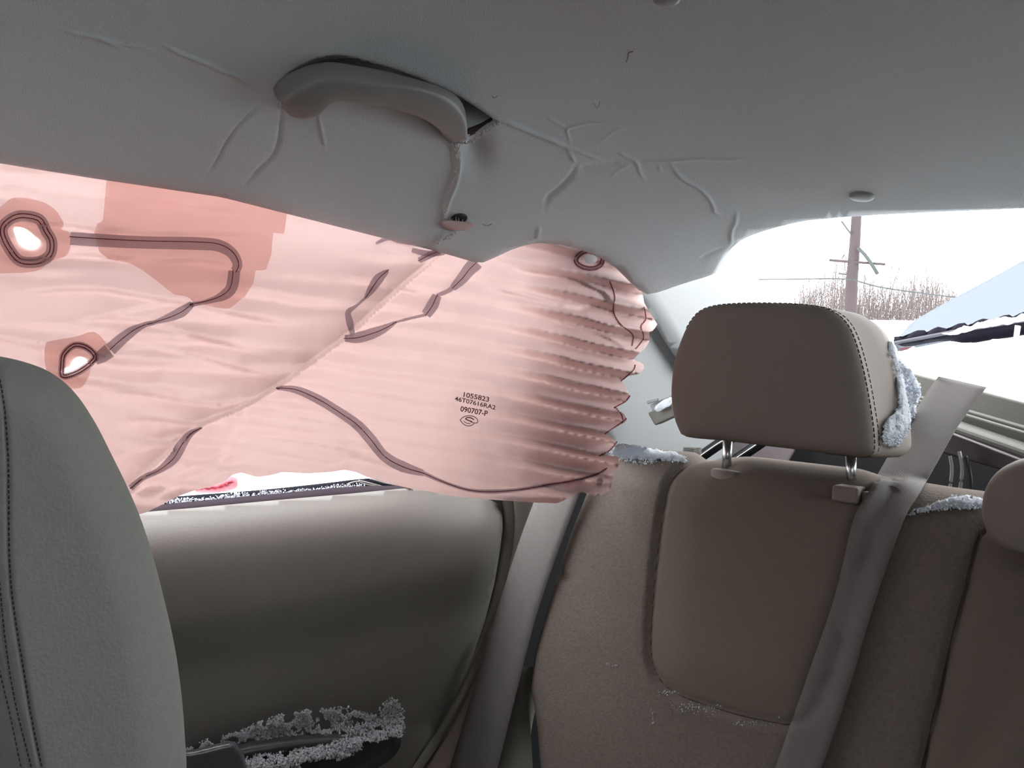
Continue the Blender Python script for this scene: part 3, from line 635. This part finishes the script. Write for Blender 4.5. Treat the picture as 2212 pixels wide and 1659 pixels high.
def sub_mesh(q, name, m_):
    u = np.unique(q); mp = np.full(len(V), -1); mp[u] = np.arange(len(u)); o = mesh(name, V[u], mp[q], m_, rseat)
    o.data.normals_split_custom_set_from_vertices([tuple(n) for n in vn[u]]); return o
Vs = (V-NN*.035).reshape(len(pr), nx, 3)[::6, ::6]; ks = Vs.shape; ix = np.arange(ks[0]*ks[1]).reshape(ks[:2])
mesh('backrest_shell', Vs.reshape(-1, 3), np.stack([ix[:-1, :-1], ix[1:, :-1], ix[1:, 1:], ix[:-1, 1:]], -1).reshape(-1, 4), M['dark'], rseat, solid=.02, offset=1)
sub_mesh(quads[~kins & ~kc], 'backrest_bolster', M['seat']); sub_mesh(quads[kins & ~kc], 'backrest_insert', M['insert']); sub_mesh(quads[kc], 'center_backrest', M['insert'])
MB().box((-.60, .45, .12), (.52, .98, .34)).build('seat_cushion', M['seat'], rseat, smooth=False, bevel=.04)
bv_seat = BVHTree.FromPolygons([Vector(v) for v in V], [tuple(int(i) for i in q) for q in quads])
def seatcast(p, lift=0):
    P = cast(bv_seat, p, 1.1); n = CAM-P; n /= np.linalg.norm(n, axis=1)[:, None]; return P+n*lift
mb = MB(); mb.tube(seatcast(resample(seam_ins[8:82], 10), -.0002), .0008, 5); mb.tube(seatcast(resample(split[8:], 10), -.0002), .0009, 5); mb.build('seam', M['seam'], rseat)
# head restraint guides
c = seatcast([(1568, 1024)])[0]; V_ = []; 
def disc(c, rx, ry, h, name, m_, parent, K=24):
    V = []; F = []
    for q, z in ((1.0, -.01), (1.0, h*.7), (.85, h), (.05, h)):
        for k in range(K): V.append((c[0]+rx*q*math.cos(2*math.pi*k/K), c[1]+ry*q*math.sin(2*math.pi*k/K), c[2]+z))
    for i in range(3):
        for k in range(K): F.append((i*K+k, i*K+(k+1) % K, (i+1)*K+(k+1) % K, (i+1)*K+k))
    return mesh(name, V, F, m_, parent)
disc(seatcast([(1570, 1022)])[0], .020, .014, .004, 'headrest_guide', M['leather'], rseat)
a = seatcast([(1803, 1072), (1862, 1082)]); c = a.mean(0)
MB().box((a[0][0], c[1]-.012, c[2]-.004), (a[1][0]-.001, c[1]+.022, c[2]+.014)).build('headrest_guide', M['leather'], rseat, smooth=False, bevel=.003)
MB().box((a[1][0]-.001, c[1]-.002, c[2]-.004), (a[1][0]+.016, c[1]+.018, c[2]+.010)).build('release_button', M['leather'], rseat, smooth=False, bevel=.002)
tag(rseat, 'beige cloth rear bench seat back with a raised seamed center panel', 'seat')

# ================================================================== head restraints
def headrest(out_px, Y0, lean, rings, label, posts, cut, name='headrest', seam=True):
    o = spl(out_px, 5, True); o = resample(o, 14, True); n0 = np.array([0, 1, -lean]); n0 = n0/np.linalg.norm(n0)
    base = onPlane(o, (0, Y0, 1.0), n0); c = (base.min(0)+base.max(0))/2; K = len(o)
    root = empty(name, (c[0], c[1], base[:, 2].min())); V = []; F = []
    for s, dy, dx in rings:
        r = base-c; hx = np.abs(r[:, 0]).max(); hz = np.abs(r[:, 2]).max()
        kz = kx = 2-s; q = c+r*np.array([kx, kz, kz])+np.array([dx, dy, 0]); V += list(q)
    for i in range(len(rings)-1):
        for k in range(K): F.append((i*K+k, (i+1)*K+k, (i+1)*K+(k+1) % K, i*K+(k+1) % K))
    F.append(tuple(range(K))); F.append(tuple((len(rings)-1)*K+k for k in range(K))[::-1])
    ob = mesh('cushion', V, F, M['leather'], root)
    bv = BVHTree.FromPolygons([Vector(v) for v in V], F)
    if seam:
        for i in seam:
            s, dy, dx = rings[i]; ring_ = np.array(V[i*K:(i+1)*K]); ring_ = c+[dx, dy, 0]+(ring_-c-[dx, dy, 0])*1.002
            mb = MB(); rr = resample(ring_, .0062, True)
            for k in range(0, len(rr)-1):
                a, b = rr[k], rr[k+1]
                if not (a[0] > c[0]+.075 or a[2] > c[2]+.045): continue
                mb.tube([a*.85+b*.15, a*.2+b*.8], .0007, 4)
            mb.build('stitching', M['seam'], root, kind='stuff')
    for a, b in posts:
        MB().tube([a, b], .0058, 16).build('post', M['chrome'], root)
    tag(root, label, 'headrest'); return root, bv
ho = [(1482, 944), (1464, 926), (1453, 890), (1449, 845), (1455, 785), (1470, 735), (1490, 694), (1516, 668), (1562, 657), (1640, 654), (1720, 656), (1778, 664), (1812, 680), (1836, 708), (1854, 755), (1869, 815), (1881, 880), (1889, 940), (1888, 978), (1870, 988), (1830, 985), (1740, 974), (1640, 962), (1560, 952)]
rg = [(1.98, -.0150, 0), (1.7, -.0147, 0), (1.4, -.0138, 0), (1.22, -.0122, 0), (1.11, -.0095, 0), (1.05, -.0058, 0), (1.018, -.0022, 0), (1.004, .0008, 0), (1.0, .004, 0), (.999, .008, 0), (.997, .013, 0), (.985, .025, 0), (.980, .050, .004), (.985, .075, .010), (1.03, .100, .014), (1.14, .122, .016), (1.4, .134, .018), (1.7, .138, .018), (1.98, .138, .018)]
pl = onY([(1572, 940), (1569, 1024)], 1.035); prr = onY([(1838, 975), (1840, 1060)], 1.030)
hr1, bv_h = headrest(ho, .965, .18, rg, 'beige stitched headrest on two steel posts with snow stuck to its side', [tuple(map(tuple, pl)), tuple(map(tuple, prr))], None, seam=(7, 10))
hc = [(2122, 1125), (2120, 1085), (2132, 1045), (2160, 1013), (2210, 992), (2300, 985), (2420, 990), (2490, 1030), (2510, 1100), (2500, 1170), (2440, 1215), (2330, 1222), (2230, 1205), (2180, 1192), (2140, 1165)]
rg2 = [(1.98, -.019, 0), (1.7, -.0187, 0), (1.4, -.0175, 0), (1.2, -.015, 0), (1.09, -.0105, 0), (1.035, -.005, 0), (1.008, .001, 0), (.996, .009, 0), (.985, .025, 0), (.985, .05, 0), (1.05, .075, 0), (1.3, .09, 0), (1.98, .092, 0)]
headrest(hc, .925, .18, rg2, 'small rounded beige center headrest at the right edge of the rear seat', [((.02, .99, .87), (.02, .99, .82)), ((.10, .99, .87), (.10, .99, .82))], None, seam=False)

# ================================================================== seat belts
def ribbon(L, Rr, fn, name, label, n=60, side='x'):
    a = spl(L, 8); b = spl(Rr, 8); a = resample(a, np.linalg.norm(np.diff(a, axis=0), axis=1).sum()/n); b = resample(b, np.linalg.norm(np.diff(b, axis=0), axis=1).sum()/n); k = min(len(a), len(b)); a, b = a[:k], b[:k]
    cols = 7; A = np.concatenate([a+(b-a)*(j/(cols-1)) for j in range(cols)]); tt = np.tile(np.linspace(0, 1, k), cols); jj = np.repeat(np.linspace(-1, 1, cols), k)
    P = fn(A, tt, jj); F = []
    for j in range(cols-1):
        for i in range(k-1): F.append((j*k+i, (j+1)*k+i, (j+1)*k+i+1, j*k+i+1))
    o = mesh(name, P, F, M['belt'], None, solid=.0016); tag(o, label, 'seat belt'); return o
ribbon([(1178, 1030), (1155, 1085), (1120, 1180), (1072, 1330), (1030, 1470), (974, 1659), (945, 1760)], [(1275, 1010), (1253, 1066), (1202, 1205), (1160, 1330), (1118, 1490), (1076, 1659), (1050, 1760)],
       lambda A, t, j: onY(A, .975-.13*t-.004*(1-j*j)), 'seat_belt', 'grey seat belt hanging straight down between door and rear seat')
def b2(A, t, j):
    up = onY(A, 1.21-.15*np.clip((A[:, 1]-820)/270, 0, 1.2)); P = seatcast(A, .013)
    bend = 1085+ (A[:, 0]-1900)*-.25
    w = sst(A[:, 1]-bend, -45, 45)
    du = np.linalg.norm(up-CAM, axis=1); dl = np.linalg.norm(P-CAM, axis=1)
    dl = np.minimum(dl, 1.14)
    dd = du*(1-w)+dl*w; dd = np.minimum(dd, np.where(A[:, 1] > 1040, dl, 9)); dl0 = dd
    r = rays(A); return CAM+r*(dd/np.linalg.norm(r, axis=1))[:, None]
ribbon([(2028, 814), (2012, 836), (1970, 900), (1920, 985), (1866, 1082), (1843, 1125), (1803, 1290), (1748, 1450), (1676, 1659), (1640, 1760)], [(2131, 838), (2112, 862), (2070, 920), (2030, 990), (1988, 1064), (1952, 1125), (1890, 1300), (1834, 1490), (1776, 1659), (1740, 1760)], b2,
       'seat_belt', 'grey seat belt running from the parcel shelf down over the seat back', n=110)

# ================================================================== front seat back, lower left
so = spl([(-500, 800), (-200, 768), (-60, 766), (0, 770), (60, 784), (112, 806), (160, 846), (204, 910), (242, 984), (272, 1045), (302, 1115), (330, 1200), (356, 1300), (378, 1400), (392, 1500), (400, 1600), (403, 1659), (403, 1760), (395, 1900)], 4)
so = np.vstack([so, [(-500, 1900)]])
sA = spl([(-30, 770), (-8, 800), (0, 824), (10, 885), (18, 1000), (20, 1190), (28, 1300), (50, 1440), (70, 1560), (92, 1665), (110, 1760)], 5)
sB = spl([(-8, 1200), (0, 1265), (11, 1380), (33, 1517), (68, 1659), (90, 1760)], 5); sC = spl([(-10, 1400), (0, 1451), (22, 1544), (46, 1659), (70, 1760)], 5)
p, f = cdt(so, 15, fine=[(sA, 14, 4.5), (sB, 12, 4.5), (sC, 12, 4.5)])
d = pdist(p, so[:-1])[0]
def fsX(p):
    d = pdist(p, so[:-1])[0]; c = np.clip(d/120, 0, 1)
    X = -.360-.045*(1-np.sqrt(np.clip(1-(1-c)**2, 0, 1)))
    for s in (sA, sB, sC): X -= .0022*np.exp(-(pdist(p, s)[0]/5)**2)
    dA, sg, _ = pdist(p, sA); X -= .03*sst(np.where(p[:, 0] < np.interp(p[:, 1], sA[:, 1], sA[:, 0]), dA, 0), 0, 160)
    return X
A = onX(p, fsX(p)); B = A.copy(); B[:, 0] = -.64-(A[:, 0]+.36)*.6
fs = empty('front_seat', (-.58, .1, .35))
bset = [i for i in range(len(p)) if pdist(p[i:i+1], so, True)[0][0] < .01]
k = len(p); mp = np.arange(k)+k
F = np.vstack([f, (f+k)[:, ::-1]])
ed = {}
for t in f:
    for a, b in ((t[0], t[1]), (t[1], t[2]), (t[2], t[0])): ed[(a, b)] = 1
side = [(b, a, a+k, b+k) for (a, b) in ed if (b, a) not in ed]
mesh('backrest', np.vstack([A, B]), [tuple(t) for t in F]+side, M['front'], fs)
mb = MB()
for s in (sA, sB, sC):
    rr = resample(s, 11.5)
    for i in range(len(rr)-1):
        a, b = rr[i], rr[i+1]; q = np.array([a*.9+b*.1, a*.3+b*.7]); mb.tube(onX(q, fsX(q)+.0004), .00032, 4)
mb.build('stitching', M['seam'], fs, kind='stuff')
MB().box((-.80, -.40, .18), (-.40, .06, .34)).build('seat_cushion', M['front'], fs, smooth=False, bevel=.04)
tag(fs, 'grey beige front seat back with stitched seams at the left edge', 'seat')

# ================================================================== parcel shelf and dark gap below it
ps = empty('parcel_shelf', (-.15, 1.22, .93))
def face(quad, Y, name, m_, parent, vec=(0, .03, -.002), bevel=.003):
    P = onY(np.array(quad, float), np.array(Y)-(.13 if parent is ps else 0))
    P = [P[0], P[1], P[2], P[3]]
    return MB().hexa(slab(P, vec)).build(name, m_, parent, smooth=False, bevel=bevel)
face([(1880, 782), (2320, 897), (2320, 960), (1880, 825)], [1.50, 1.36, 1.35, 1.49], 'shelf_panel', M['shelf'], ps, (0, .02, 0))
face([(1880, 825), (2320, 953), (2320, 966), (1880, 838)], [1.47, 1.33, 1.33, 1.47], 'shelf_ledge', M['shelf'], ps, (0, .05, .002))
face([(1900, 838), (2320, 965), (2320, 1016), (1900, 872)], [1.45, 1.31, 1.31, 1.45], 'shelf_panel', M['shelf'], ps, (0, .02, 0))
face([(1960, 886), (2320, 1012), (2320, 1042), (1960, 912)], [1.40, 1.28, 1.28, 1.40], 'shelf_lip', M['shelf'], ps, (0, .03, .01), .006)
face([(1960, 900), (2320, 1036), (2320, 1060), (1960, 958)], [1.345, 1.275, 1.275, 1.345], 'shelf_underside', M['steel'], ps, (0, .02, 0))
tag(ps, 'stepped beige parcel shelf panel behind the rear seat belt', 'shelf')
bw = MB().box((-.80, 1.49, .30), (.80, 1.52, .925)).box((-.80, 1.10, .30), (.80, 1.50, .33)).build('wall_rear', M['dark'], smooth=False); tag(bw, kind='structure')  # black colour stands in for the shade of the trunk cavity
sb = empty('metal_bracket', tuple(onY([(1640, 985)], 1.40)[0]))
face([(1560, 930), (1725, 955), (1660, 1070), (1500, 1040)], [1.45, 1.45, 1.40, 1.40], 'bracket_plate', M['steel'], sb, (0, .01, 0))
c = onY([(1651, 978)], 1.438)[0]; MB().tube([c, c+np.array([0, .004, 0])], .004, 14).build('bolt_hole', M['dark'], sb)
tag(sb, 'dark maroon steel bracket plate with a round hole under headrest', 'bracket')
for i, (a, b) in enumerate((([(1495, 1000), (1530, 975), (1560, 955), (1590, 940)], 'black rail with a bright edge left of the left headrest post'), ([(1560, 1010), (1600, 985), (1640, 958), (1665, 940)], 'black rail with a bright edge right of the left headrest post'))):
    P = onY(spl(a, 5), 1.30); o = empty('hinge_rail', tuple(P[0])); tag(o, b, 'rail')
    MB().tube(P, .009, 8).build('rail_body', M['arm'], o); MB().tube(P+np.array([.003, -.0095, .001]), .0022, 6).build('rail_highlight', M['chrome'], o)  # thin bright tube added as the highlight along the rail
for a, m_, r, lab in (([(2052, 985), (2056, 1010), (2054, 1040), (2048, 1075)], 'cablew', .0028, 'thin pale cable nearest the belt under the parcel shelf'), ([(2072, 975), (2078, 1005), (2077, 1035), (2070, 1078)], 'cablew', .0030, 'pale twisted cable in the middle of the three under the shelf'), ([(2086, 985), (2094, 1020), (2097, 1050), (2096, 1085)], 'arm', .0032, 'black cable rightmost of the three under the parcel shelf')):
    o = MB().tube(onY(spl(a, 6), 1.17), r*.7, 8).build('cable', M[m_]); tag(o, lab, 'cable')
vb = empty('plastic_block', tuple(onY([(1488, 975)], 1.20)[0])); q = onY([(1476, 966), (1500, 968), (1499, 982), (1474, 979)], 1.19)
for k in range(4):
    a, b = k/4, (k+.7)/4; q0 = q[0]+(q[3]-q[0])*a; q1 = q[1]+(q[2]-q[1])*a; q2 = q[1]+(q[2]-q[1])*b; q3 = q[0]+(q[3]-q[0])*b
    MB().hexa(slab([q0, q1, q2, q3], (0, .018, 0))).build('rib', M['shelf'], vb, smooth=False)
MB().hexa(slab([c_+np.array([0, .004, 0]) for c_ in q], (0, .02, 0))).build('block_body', M['shelf'], vb, smooth=False)
tag(vb, 'small ribbed beige plastic block at the seat top left of headrest', 'block')
bk = empty('belt_guide', tuple(onY([(1425, 890)], 1.2)[0]))
q = onY([(1402, 874), (1452, 852), (1452, 880), (1412, 896)], 1.19); MB().hexa(slab(q, (0, .006, .0))).build('guide_plate', M['pillar'], bk, smooth=False, bevel=.002)
q = onY([(1398, 892), (1414, 920), (1458, 900), (1452, 872)], 1.185); MB().hexa(slab(q, (-.006, .03, .002))).build('guide_body', M['shelf'], bk, smooth=False, bevel=.003)
q = onY([(1396, 866), (1422, 860), (1420, 866), (1398, 873)], 1.18); MB().hexa(slab(q, (0, .004, 0))).build('guide_tab', M['pillar'], bk, smooth=False, bevel=.001)
tag(bk, 'loose white plastic belt guide on the grey rear pillar', 'bracket')

# ================================================================== snow lying in the car
def snow(poly, posf, thick, label, name='snow_patch', step=6, m_='snow', nz=1.0, seed=1, freq=1/14., thr=None, soft=10):
    po = np.array(poly, float); po = spl(po, 4, True); po = resample(po, step, True)
    po = po+np.stack([vnoise(po, 1/9., seed, 2), vnoise(po, 1/9., seed+5, 2)], 1)*step*1.6*nz
    p, f = cdt(po, step); P = posf(p); d = pdist(p, po, True)[0]
    h = thick*(np.clip(d/soft, 0, 1)**.6)*(.45+1.3*np.clip(vnoise(p, freq, seed, 4)+.4, 0, 1))
    n = CAM-P; n /= np.linalg.norm(n, axis=1)[:, None]; n = n*.8+np.array([0, 0, .6])
    if thr is not None:
        k = vnoise(p[f].mean(1), 1/11., seed+3, 3) > thr; f = f[k]
    o = mesh(name, P+n*h[:, None], f, M[m_], solid=.0015, offset=-1); tag(o, label, 'snow', kind='stuff'); return o
snow([(1322, 985), (1330, 962), (1360, 962), (1400, 970), (1440, 975), (1475, 985), (1480, 998), (1440, 994), (1390, 992), (1350, 990)], lambda p: seatcast(p, .001), .007, 'snow on the seat shoulder beside the airbag', 'snow_on_seat', 4, 'snow', 1, 7, 1/10., None, 6)
snow([(1962, 1112), (1975, 1100), (2000, 1095), (2035, 1082), (2070, 1072), (2100, 1070), (2124, 1080), (2122, 1096), (2070, 1098), (2030, 1097), (1990, 1106)], lambda p: seatcast(p, .001), .005, 'snow on the seat top beside the center headrest', 'snow_on_seat', 4, 'snow', 1, 9, 1/9., -.22, 6)
snow([(1921, 740), (1935, 752), (1952, 785), (1972, 808), (1986, 828), (1988, 850), (1980, 878), (1975, 902), (1966, 925), (1952, 945), (1942, 962), (1928, 955), (1918, 962), (1908, 952), (1912, 915), (1925, 900), (1938, 890), (1945, 868), (1938, 838), (1938, 800), (1930, 775), (1920, 755)], lambda p: CAM+(cast(bv_h, p, 1.10)-CAM)*.996, .010, 'snow clinging to the right side of the rear headrest', 'snow_on_headrest', 4, 'snow', 1, 11, 1/12., None, 8)
snow([(1415, 880), (1428, 868), (1450, 858), (1452, 872), (1438, 882), (1420, 890)], lambda p: onY(p, 1.175), .005, 'lump of snow on the white belt guide', 'snow_lump', 3, 'snow', .6, 13, 1/9., None, 5)
def grains(poly, posf, n, r0, r1, label, name, m_='snow', seed=1, freq=1/22., thr=-.1, lift=.004, edge=6):
    po = spl(np.array(poly, float), 4, True); lo, hi = po.min(0)-edge, po.max(0)+edge; g = np.random.default_rng(seed)
    c = lo+(hi-lo)*g.random((n*4, 2)); d = pdist(c, po, True)[0]; ins = inside(c, po); k = (ins | (d < edge*g.random(len(c))**2)) & (vnoise(c, freq, seed, 3) > thr); c = c[k][:n]
    P = posf(c); nn = CAM-P; nn /= np.linalg.norm(nn, axis=1)[:, None]; V = []; F = []
    base = np.array([(1, 0, 0), (-1, 0, 0), (0, 1, 0), (0, -1, 0), (0, 0, 1), (0, 0, -1)], float); tri8 = np.array([(0, 2, 4), (2, 1, 4), (1, 3, 4), (3, 0, 4), (2, 0, 5), (1, 2, 5), (3, 1, 5), (0, 3, 5)])
    r = r0+(r1-r0)*g.random(len(P))**2
    P = P+nn*(lift*g.random(len(P)))[:, None]
    V = (P[:, None, :]+base[None]*r[:, None, None]*(.6+.8*g.random((len(P), 6, 1)))).reshape(-1, 3); F = (tri8[None]+6*np.arange(len(P))[:, None, None]).reshape(-1, 3)
    o = mesh(name, V, F, M[m_]); tag(o, label, 'snow', kind='stuff'); return o
ARMP = [(404, 1628), (440, 1606), (500, 1592), (575, 1560), (620, 1545), (700, 1537), (750, 1534), (790, 1545), (822, 1552), (828, 1530), (848, 1514), (866, 1540), (868, 1575), (862, 1588), (838, 1588), (780, 1612), (740, 1636), (700, 1632), (640, 1652), (590, 1675), (525, 1690), (534, 1630), (514, 1602), (470, 1604), (410, 1620)]
def armX(p): return -.705+.040*sst(p[:, 1]-(1700-.17*p[:, 0]), -20, 60)
grains(ARMP, lambda p: onX(p, armX(p)+.008*vnoise(p, 1/18., 4, 3)), 11000, .0005, .0018, 'dirty crusted snow heaped on the black door armrest', 'snow_on_armrest', 'slush', 3, 1/22., -.155, .009, 9)
grains([(326, 1096), (350, 1082), (390, 1076), (440, 1078), (500, 1068), (575, 1062), (670, 1057), (735, 1047), (790, 1049), (760, 1060), (762, 1070), (740, 1068), (700, 1062), (690, 1074), (640, 1076), (640, 1067), (575, 1069), (500, 1076), (440, 1084), (390, 1086)], lambda p: onX(p, -.812), 1700, .0003, .0012, 'thin snow streak on the black window sill', 'snow_on_sill', 'snow', 5, 1/34., -.2, .004, 4)
grains([(1925, 750), (1952, 785), (1972, 808), (1986, 828), (1988, 850), (1980, 878), (1966, 925), (1942, 962), (1918, 962), (1908, 952), (1912, 915), (1938, 890), (1942, 850), (1936, 800)], lambda p: CAM+(cast(bv_h, p, 1.10)-CAM)*.992, 1500, .0006, .0022, 'loose snow grains over the snow on the headrest side', 'snow_grains', 'snow', 15, 1/16., -.2, .006, 2)
grains([(1322, 985), (1330, 962), (1400, 970), (1475, 985), (1480, 998), (1440, 994), (1390, 1000), (1350, 996)], lambda p: seatcast(p, .004), 900, .0004, .0016, 'loose snow grains on the seat shoulder beside the airbag', 'snow_grains', 'snow', 16, 1/16., -.2, .005, 4)
grains([(1962, 1112), (2000, 1095), (2035, 1082), (2070, 1072), (2124, 1080), (2122, 1096), (2030, 1100)], lambda p: seatcast(p, .004), 700, .0004, .0014, 'loose snow grains on the seat top beside the center headrest', 'snow_grains', 'snow', 17, 1/16., -.2, .004, 4)
# flakes scattered on the seat cloth
mb = MB()
for (cxp, cyp, sx, sy, n) in ((1500, 1530, 45, 10, 60), (1440, 1495, 20, 8, 25), (1620, 1562, 40, 8, 40), (1410, 1545, 5, 14, 16), (1320, 1437, 20, 4, 10), (1400, 1000, 40, 6, 40)):
    for k in range(n):
        p_ = np.array([[cxp+rng.normal()*sx*.6, cyp+rng.normal()*sy*.6]]); c = seatcast(p_, .0012)[0]; r = .0003+.0007*rng.random()
        o_ = np.array([(r, 0, 0), (-r, 0, 0), (0, r, 0), (0, -r, 0), (0, 0, r), (0, 0, -r)])*(.6+.8*rng.random((6, 1)))+c
        mb.add(o_, [(0, 2, 4), (2, 1, 4), (1, 3, 4), (3, 0, 4), (2, 0, 5), (1, 2, 5), (3, 1, 5), (0, 3, 5)])
o = mb.build('snow_flakes', M['snow'], smooth=False); tag(o, 'tiny snow flakes scattered along the seat back seam', 'snow', kind='stuff')

# ================================================================== outside, behind the car
xs = np.r_[np.linspace(-60, -2.5, 30), np.linspace(-2, 60, 40)]; ys = np.r_[np.linspace(-40, 2, 16), np.linspace(2.5, 80, 50)]
V = []; F = []
def gz(x, y): return -.35+sst(np.asarray(y, float), 3, 30)*4.6*(.9+.1*np.sin(np.asarray(x)*.2))-.05
for yy in ys:
    for xx in xs: V.append((xx, yy, float(gz(xx, yy))))
nx_ = len(xs)
for j in range(len(ys)-1):
    for i in range(nx_-1): F.append((j*nx_+i, j*nx_+i+1, (j+1)*nx_+i+1, (j+1)*nx_+i))
gr = mesh('ground', V, F, M['ground']); tag(gr, kind='structure')
# trunk lid standing ajar, seen through the open rear window
tl = empty('trunk_lid', tuple(onY([(2080, 700)], 2.3)[0]))
q = [(1932, 741), (1965, 700), (1985, 686), (2043, 653), (2110, 618), (2212, 562), (2500, 420), (2600, 640), (2400, 668), (2212, 692), (2150, 700), (2080, 713), (2000, 728)]
q = resample(np.array(q, float), 14, True); p, f = cdt(q, 16)
P = onY(p, 2.0+.9*(740-p[:, 1])/120+.2*np.sin((p[:, 0]-1930)/400)); mesh('lid_panel', P, f, M['paint'], tl, solid=.02)
q = np.array([(1930, 740), (1990, 729), (2080, 714), (2150, 702), (2212, 693), (2420, 662), (2420, 705), (2212, 722), (2180, 728), (2140, 733), (2100, 740), (2080, 741), (2055, 737), (2030, 737), (2000, 742), (1975, 747), (1950, 749)], float)
p, f = cdt(q, 9); mesh('lid_seal', onY(p, 1.96+.04*sst(p[:, 1]-(741-.17*(p[:, 0]-1930)), 0, 20)), f, mat('dark_violet_grey_rubber', (.008, .007, .011), .9, .2, 60, .05), tl, solid=.02)
mb = MB(); P = onY(spl([(1932, 741), (2000, 728), (2080, 713), (2150, 702), (2212, 692), (2400, 664)], 6), 1.95); mb.tube(P, .004, 6); mb.build('lid_edge', mat('grey_lid_flange', (.07, .07, .08), .7), tl)
q = [(1942, 752), (1972, 748), (1960, 755), (1945, 759)]; MB().hexa(slab(onY(np.array(q, float), 1.94), (0, .02, 0))).build('tail_lamp', M['lampr'], tl, smooth=False)
q = [(2192, 702), (2202, 703), (2197, 731), (2189, 729)]; MB().hexa(slab(onY(np.array(q, float), 1.93), (0, .02, 0))).build('hinge_tab', M['pillar'], tl, smooth=False)
tag(tl, 'pale blue trunk lid standing ajar behind the rear window with dark seal', 'trunk lid')
snow([(2035, 722), (2070, 712), (2110, 700), (2150, 690), (2200, 682), (2260, 670), (2260, 684), (2205, 696), (2160, 703), (2110, 712), (2070, 722)], lambda p: onY(p, 1.94), .012, 'ridge of snow along the trunk lid edge', 'snow_ridge', 5, 'snow', 1, 17, 1/10., None, 6)
xs_ = np.linspace(-.62, .80, 60); ys_ = np.linspace(1.53, 2.3, 34); V = []; F = []
for yy in ys_:
    for xx in xs_: V.append((xx, yy, .945+.10*float(sst(np.array(xx), -.42, -.12))+.03*float(vnoise(np.array([[xx, yy]]), 6, 3, 3)[0])))
for j in range(33):
    for i in range(59): F.append((j*60+i, j*60+i+1, (j+1)*60+i+1, (j+1)*60+i))
o = mesh('snow_cover', V, F, M['snow'], solid=.03); tag(o, 'snow lying over the parcel shelf and rear deck', 'snow', kind='stuff')
# utility pole
D0 = 22.0
def far(p, D=D0): return onY(np.array(p, float), D)
up = empty('utility_pole', tuple(far([(1838, 668)])[0]))
mb = MB(); P = far(spl([(1856, 380), (1850, 470), (1847, 520), (1843, 570), (1840, 610), (1838, 650), (1836, 760)], 5)); mb.tube(P, np.interp(np.arange(len(P)), [0, len(P)-1], [.11, .155]), 10); mb.build('pole', M['wood'], up)
MB().tube(far([(1792, 562), (1842, 566), (1912, 571)], D0-.1), .032, 6).build('crossarm', M['wood'], up)
MB().tube(far([(1853, 535), (1868, 550), (1880, 566), (1896, 592)], D0-.15), .045, 6).build('brace', M['wire'], up)
MB().tube(far([(1818, 478), (1828, 492), (1838, 505)], D0-.15), .022, 6).build('brace', M['wire'], up)
MB().tube(far([(1812, 591), (1838, 594)], D0-.1), .02, 6).build('bracket_arm', M['wire'], up)
tag(up, 'wooden utility pole with a crossarm outside the rear window', 'pole')
for a, lab in (([(1640, 604), (1720, 603), (1800, 602), (1838, 604)], 'utility wire left of the pole'), ([(1842, 604), (1900, 620), (1980, 632), (2062, 642), (2300, 668)], 'utility wire right of the pole')):
    o = MB().tube(far(spl(a, 5), D0-.35), .017, 5).build('power_line', M['wire']); tag(o, lab, 'wire')
# bare winter brush on the bank
mb = MB()
def stem(px, py, h, w, D):
    b = far([(px, py)], D)[0]; t = b+np.array([rng.normal()*.12*h, 0, h]); mid = (b+t)/2+np.array([rng.normal()*.05*h, 0, 0])
    mb.tube([b, mid, t], [w, w*.7, w*.25], 3)
    for k in range(rng.integers(2, 6)):
        s = .3+.6*rng.random(); q = b+(t-b)*s; mb.tube([q, q+np.array([rng.normal()*.25*h*(1-s+.3), 0, .30*h*(1-s+.2)])], [w*.5, w*.15], 3)
for k in range(1900):
    px = rng.uniform(1640, 2080); D = rng.uniform(27, 33)
    prof_h = np.interp(px, [1640, 1700, 1730, 1780, 1830, 1870, 1900, 1950, 2000, 2040, 2080], [20, 40, 75, 95, 105, 70, 60, 85, 80, 60, 45])
    py = 695+rng.normal()*6; h = prof_h*(.3+1.15*rng.random()**1.8)*D*1.2/FOC
    stem(px, py, h, .005+.007*rng.random(), D)
for px, hh in ((1800, 175), (1812, 150), (1795, 130), (1885, 120), (1910, 130), (1915, 112), (1985, 100), (1998, 98), (1650, 75), (1660, 60)):
    stem(px, 695, hh*30*1.2/FOC, .022, 30)
o = mb.build('winter_brush', M['twig'], smooth=False); tag(o, 'bare brown winter brush on the snowy bank behind the pole', 'brush', kind='stuff')
# red cloth outside the door
po = spl([(420, 1058), (432, 1046), (455, 1044), (478, 1036), (492, 1030), (508, 1030), (514, 1040), (508, 1056), (470, 1064), (430, 1064)], 4, True)
p, f = cdt(po, 4); d = pdist(p, po, True)[0]
o = mesh('red_cloth', onX(p, -.93+.03*np.clip(d/10, 0, 1)+.03*vnoise(p, 1/14., 3, 3)), f, M['red'], solid=.003); tag(o, 'crumpled pinkish red cloth outside the window sill', 'cloth')
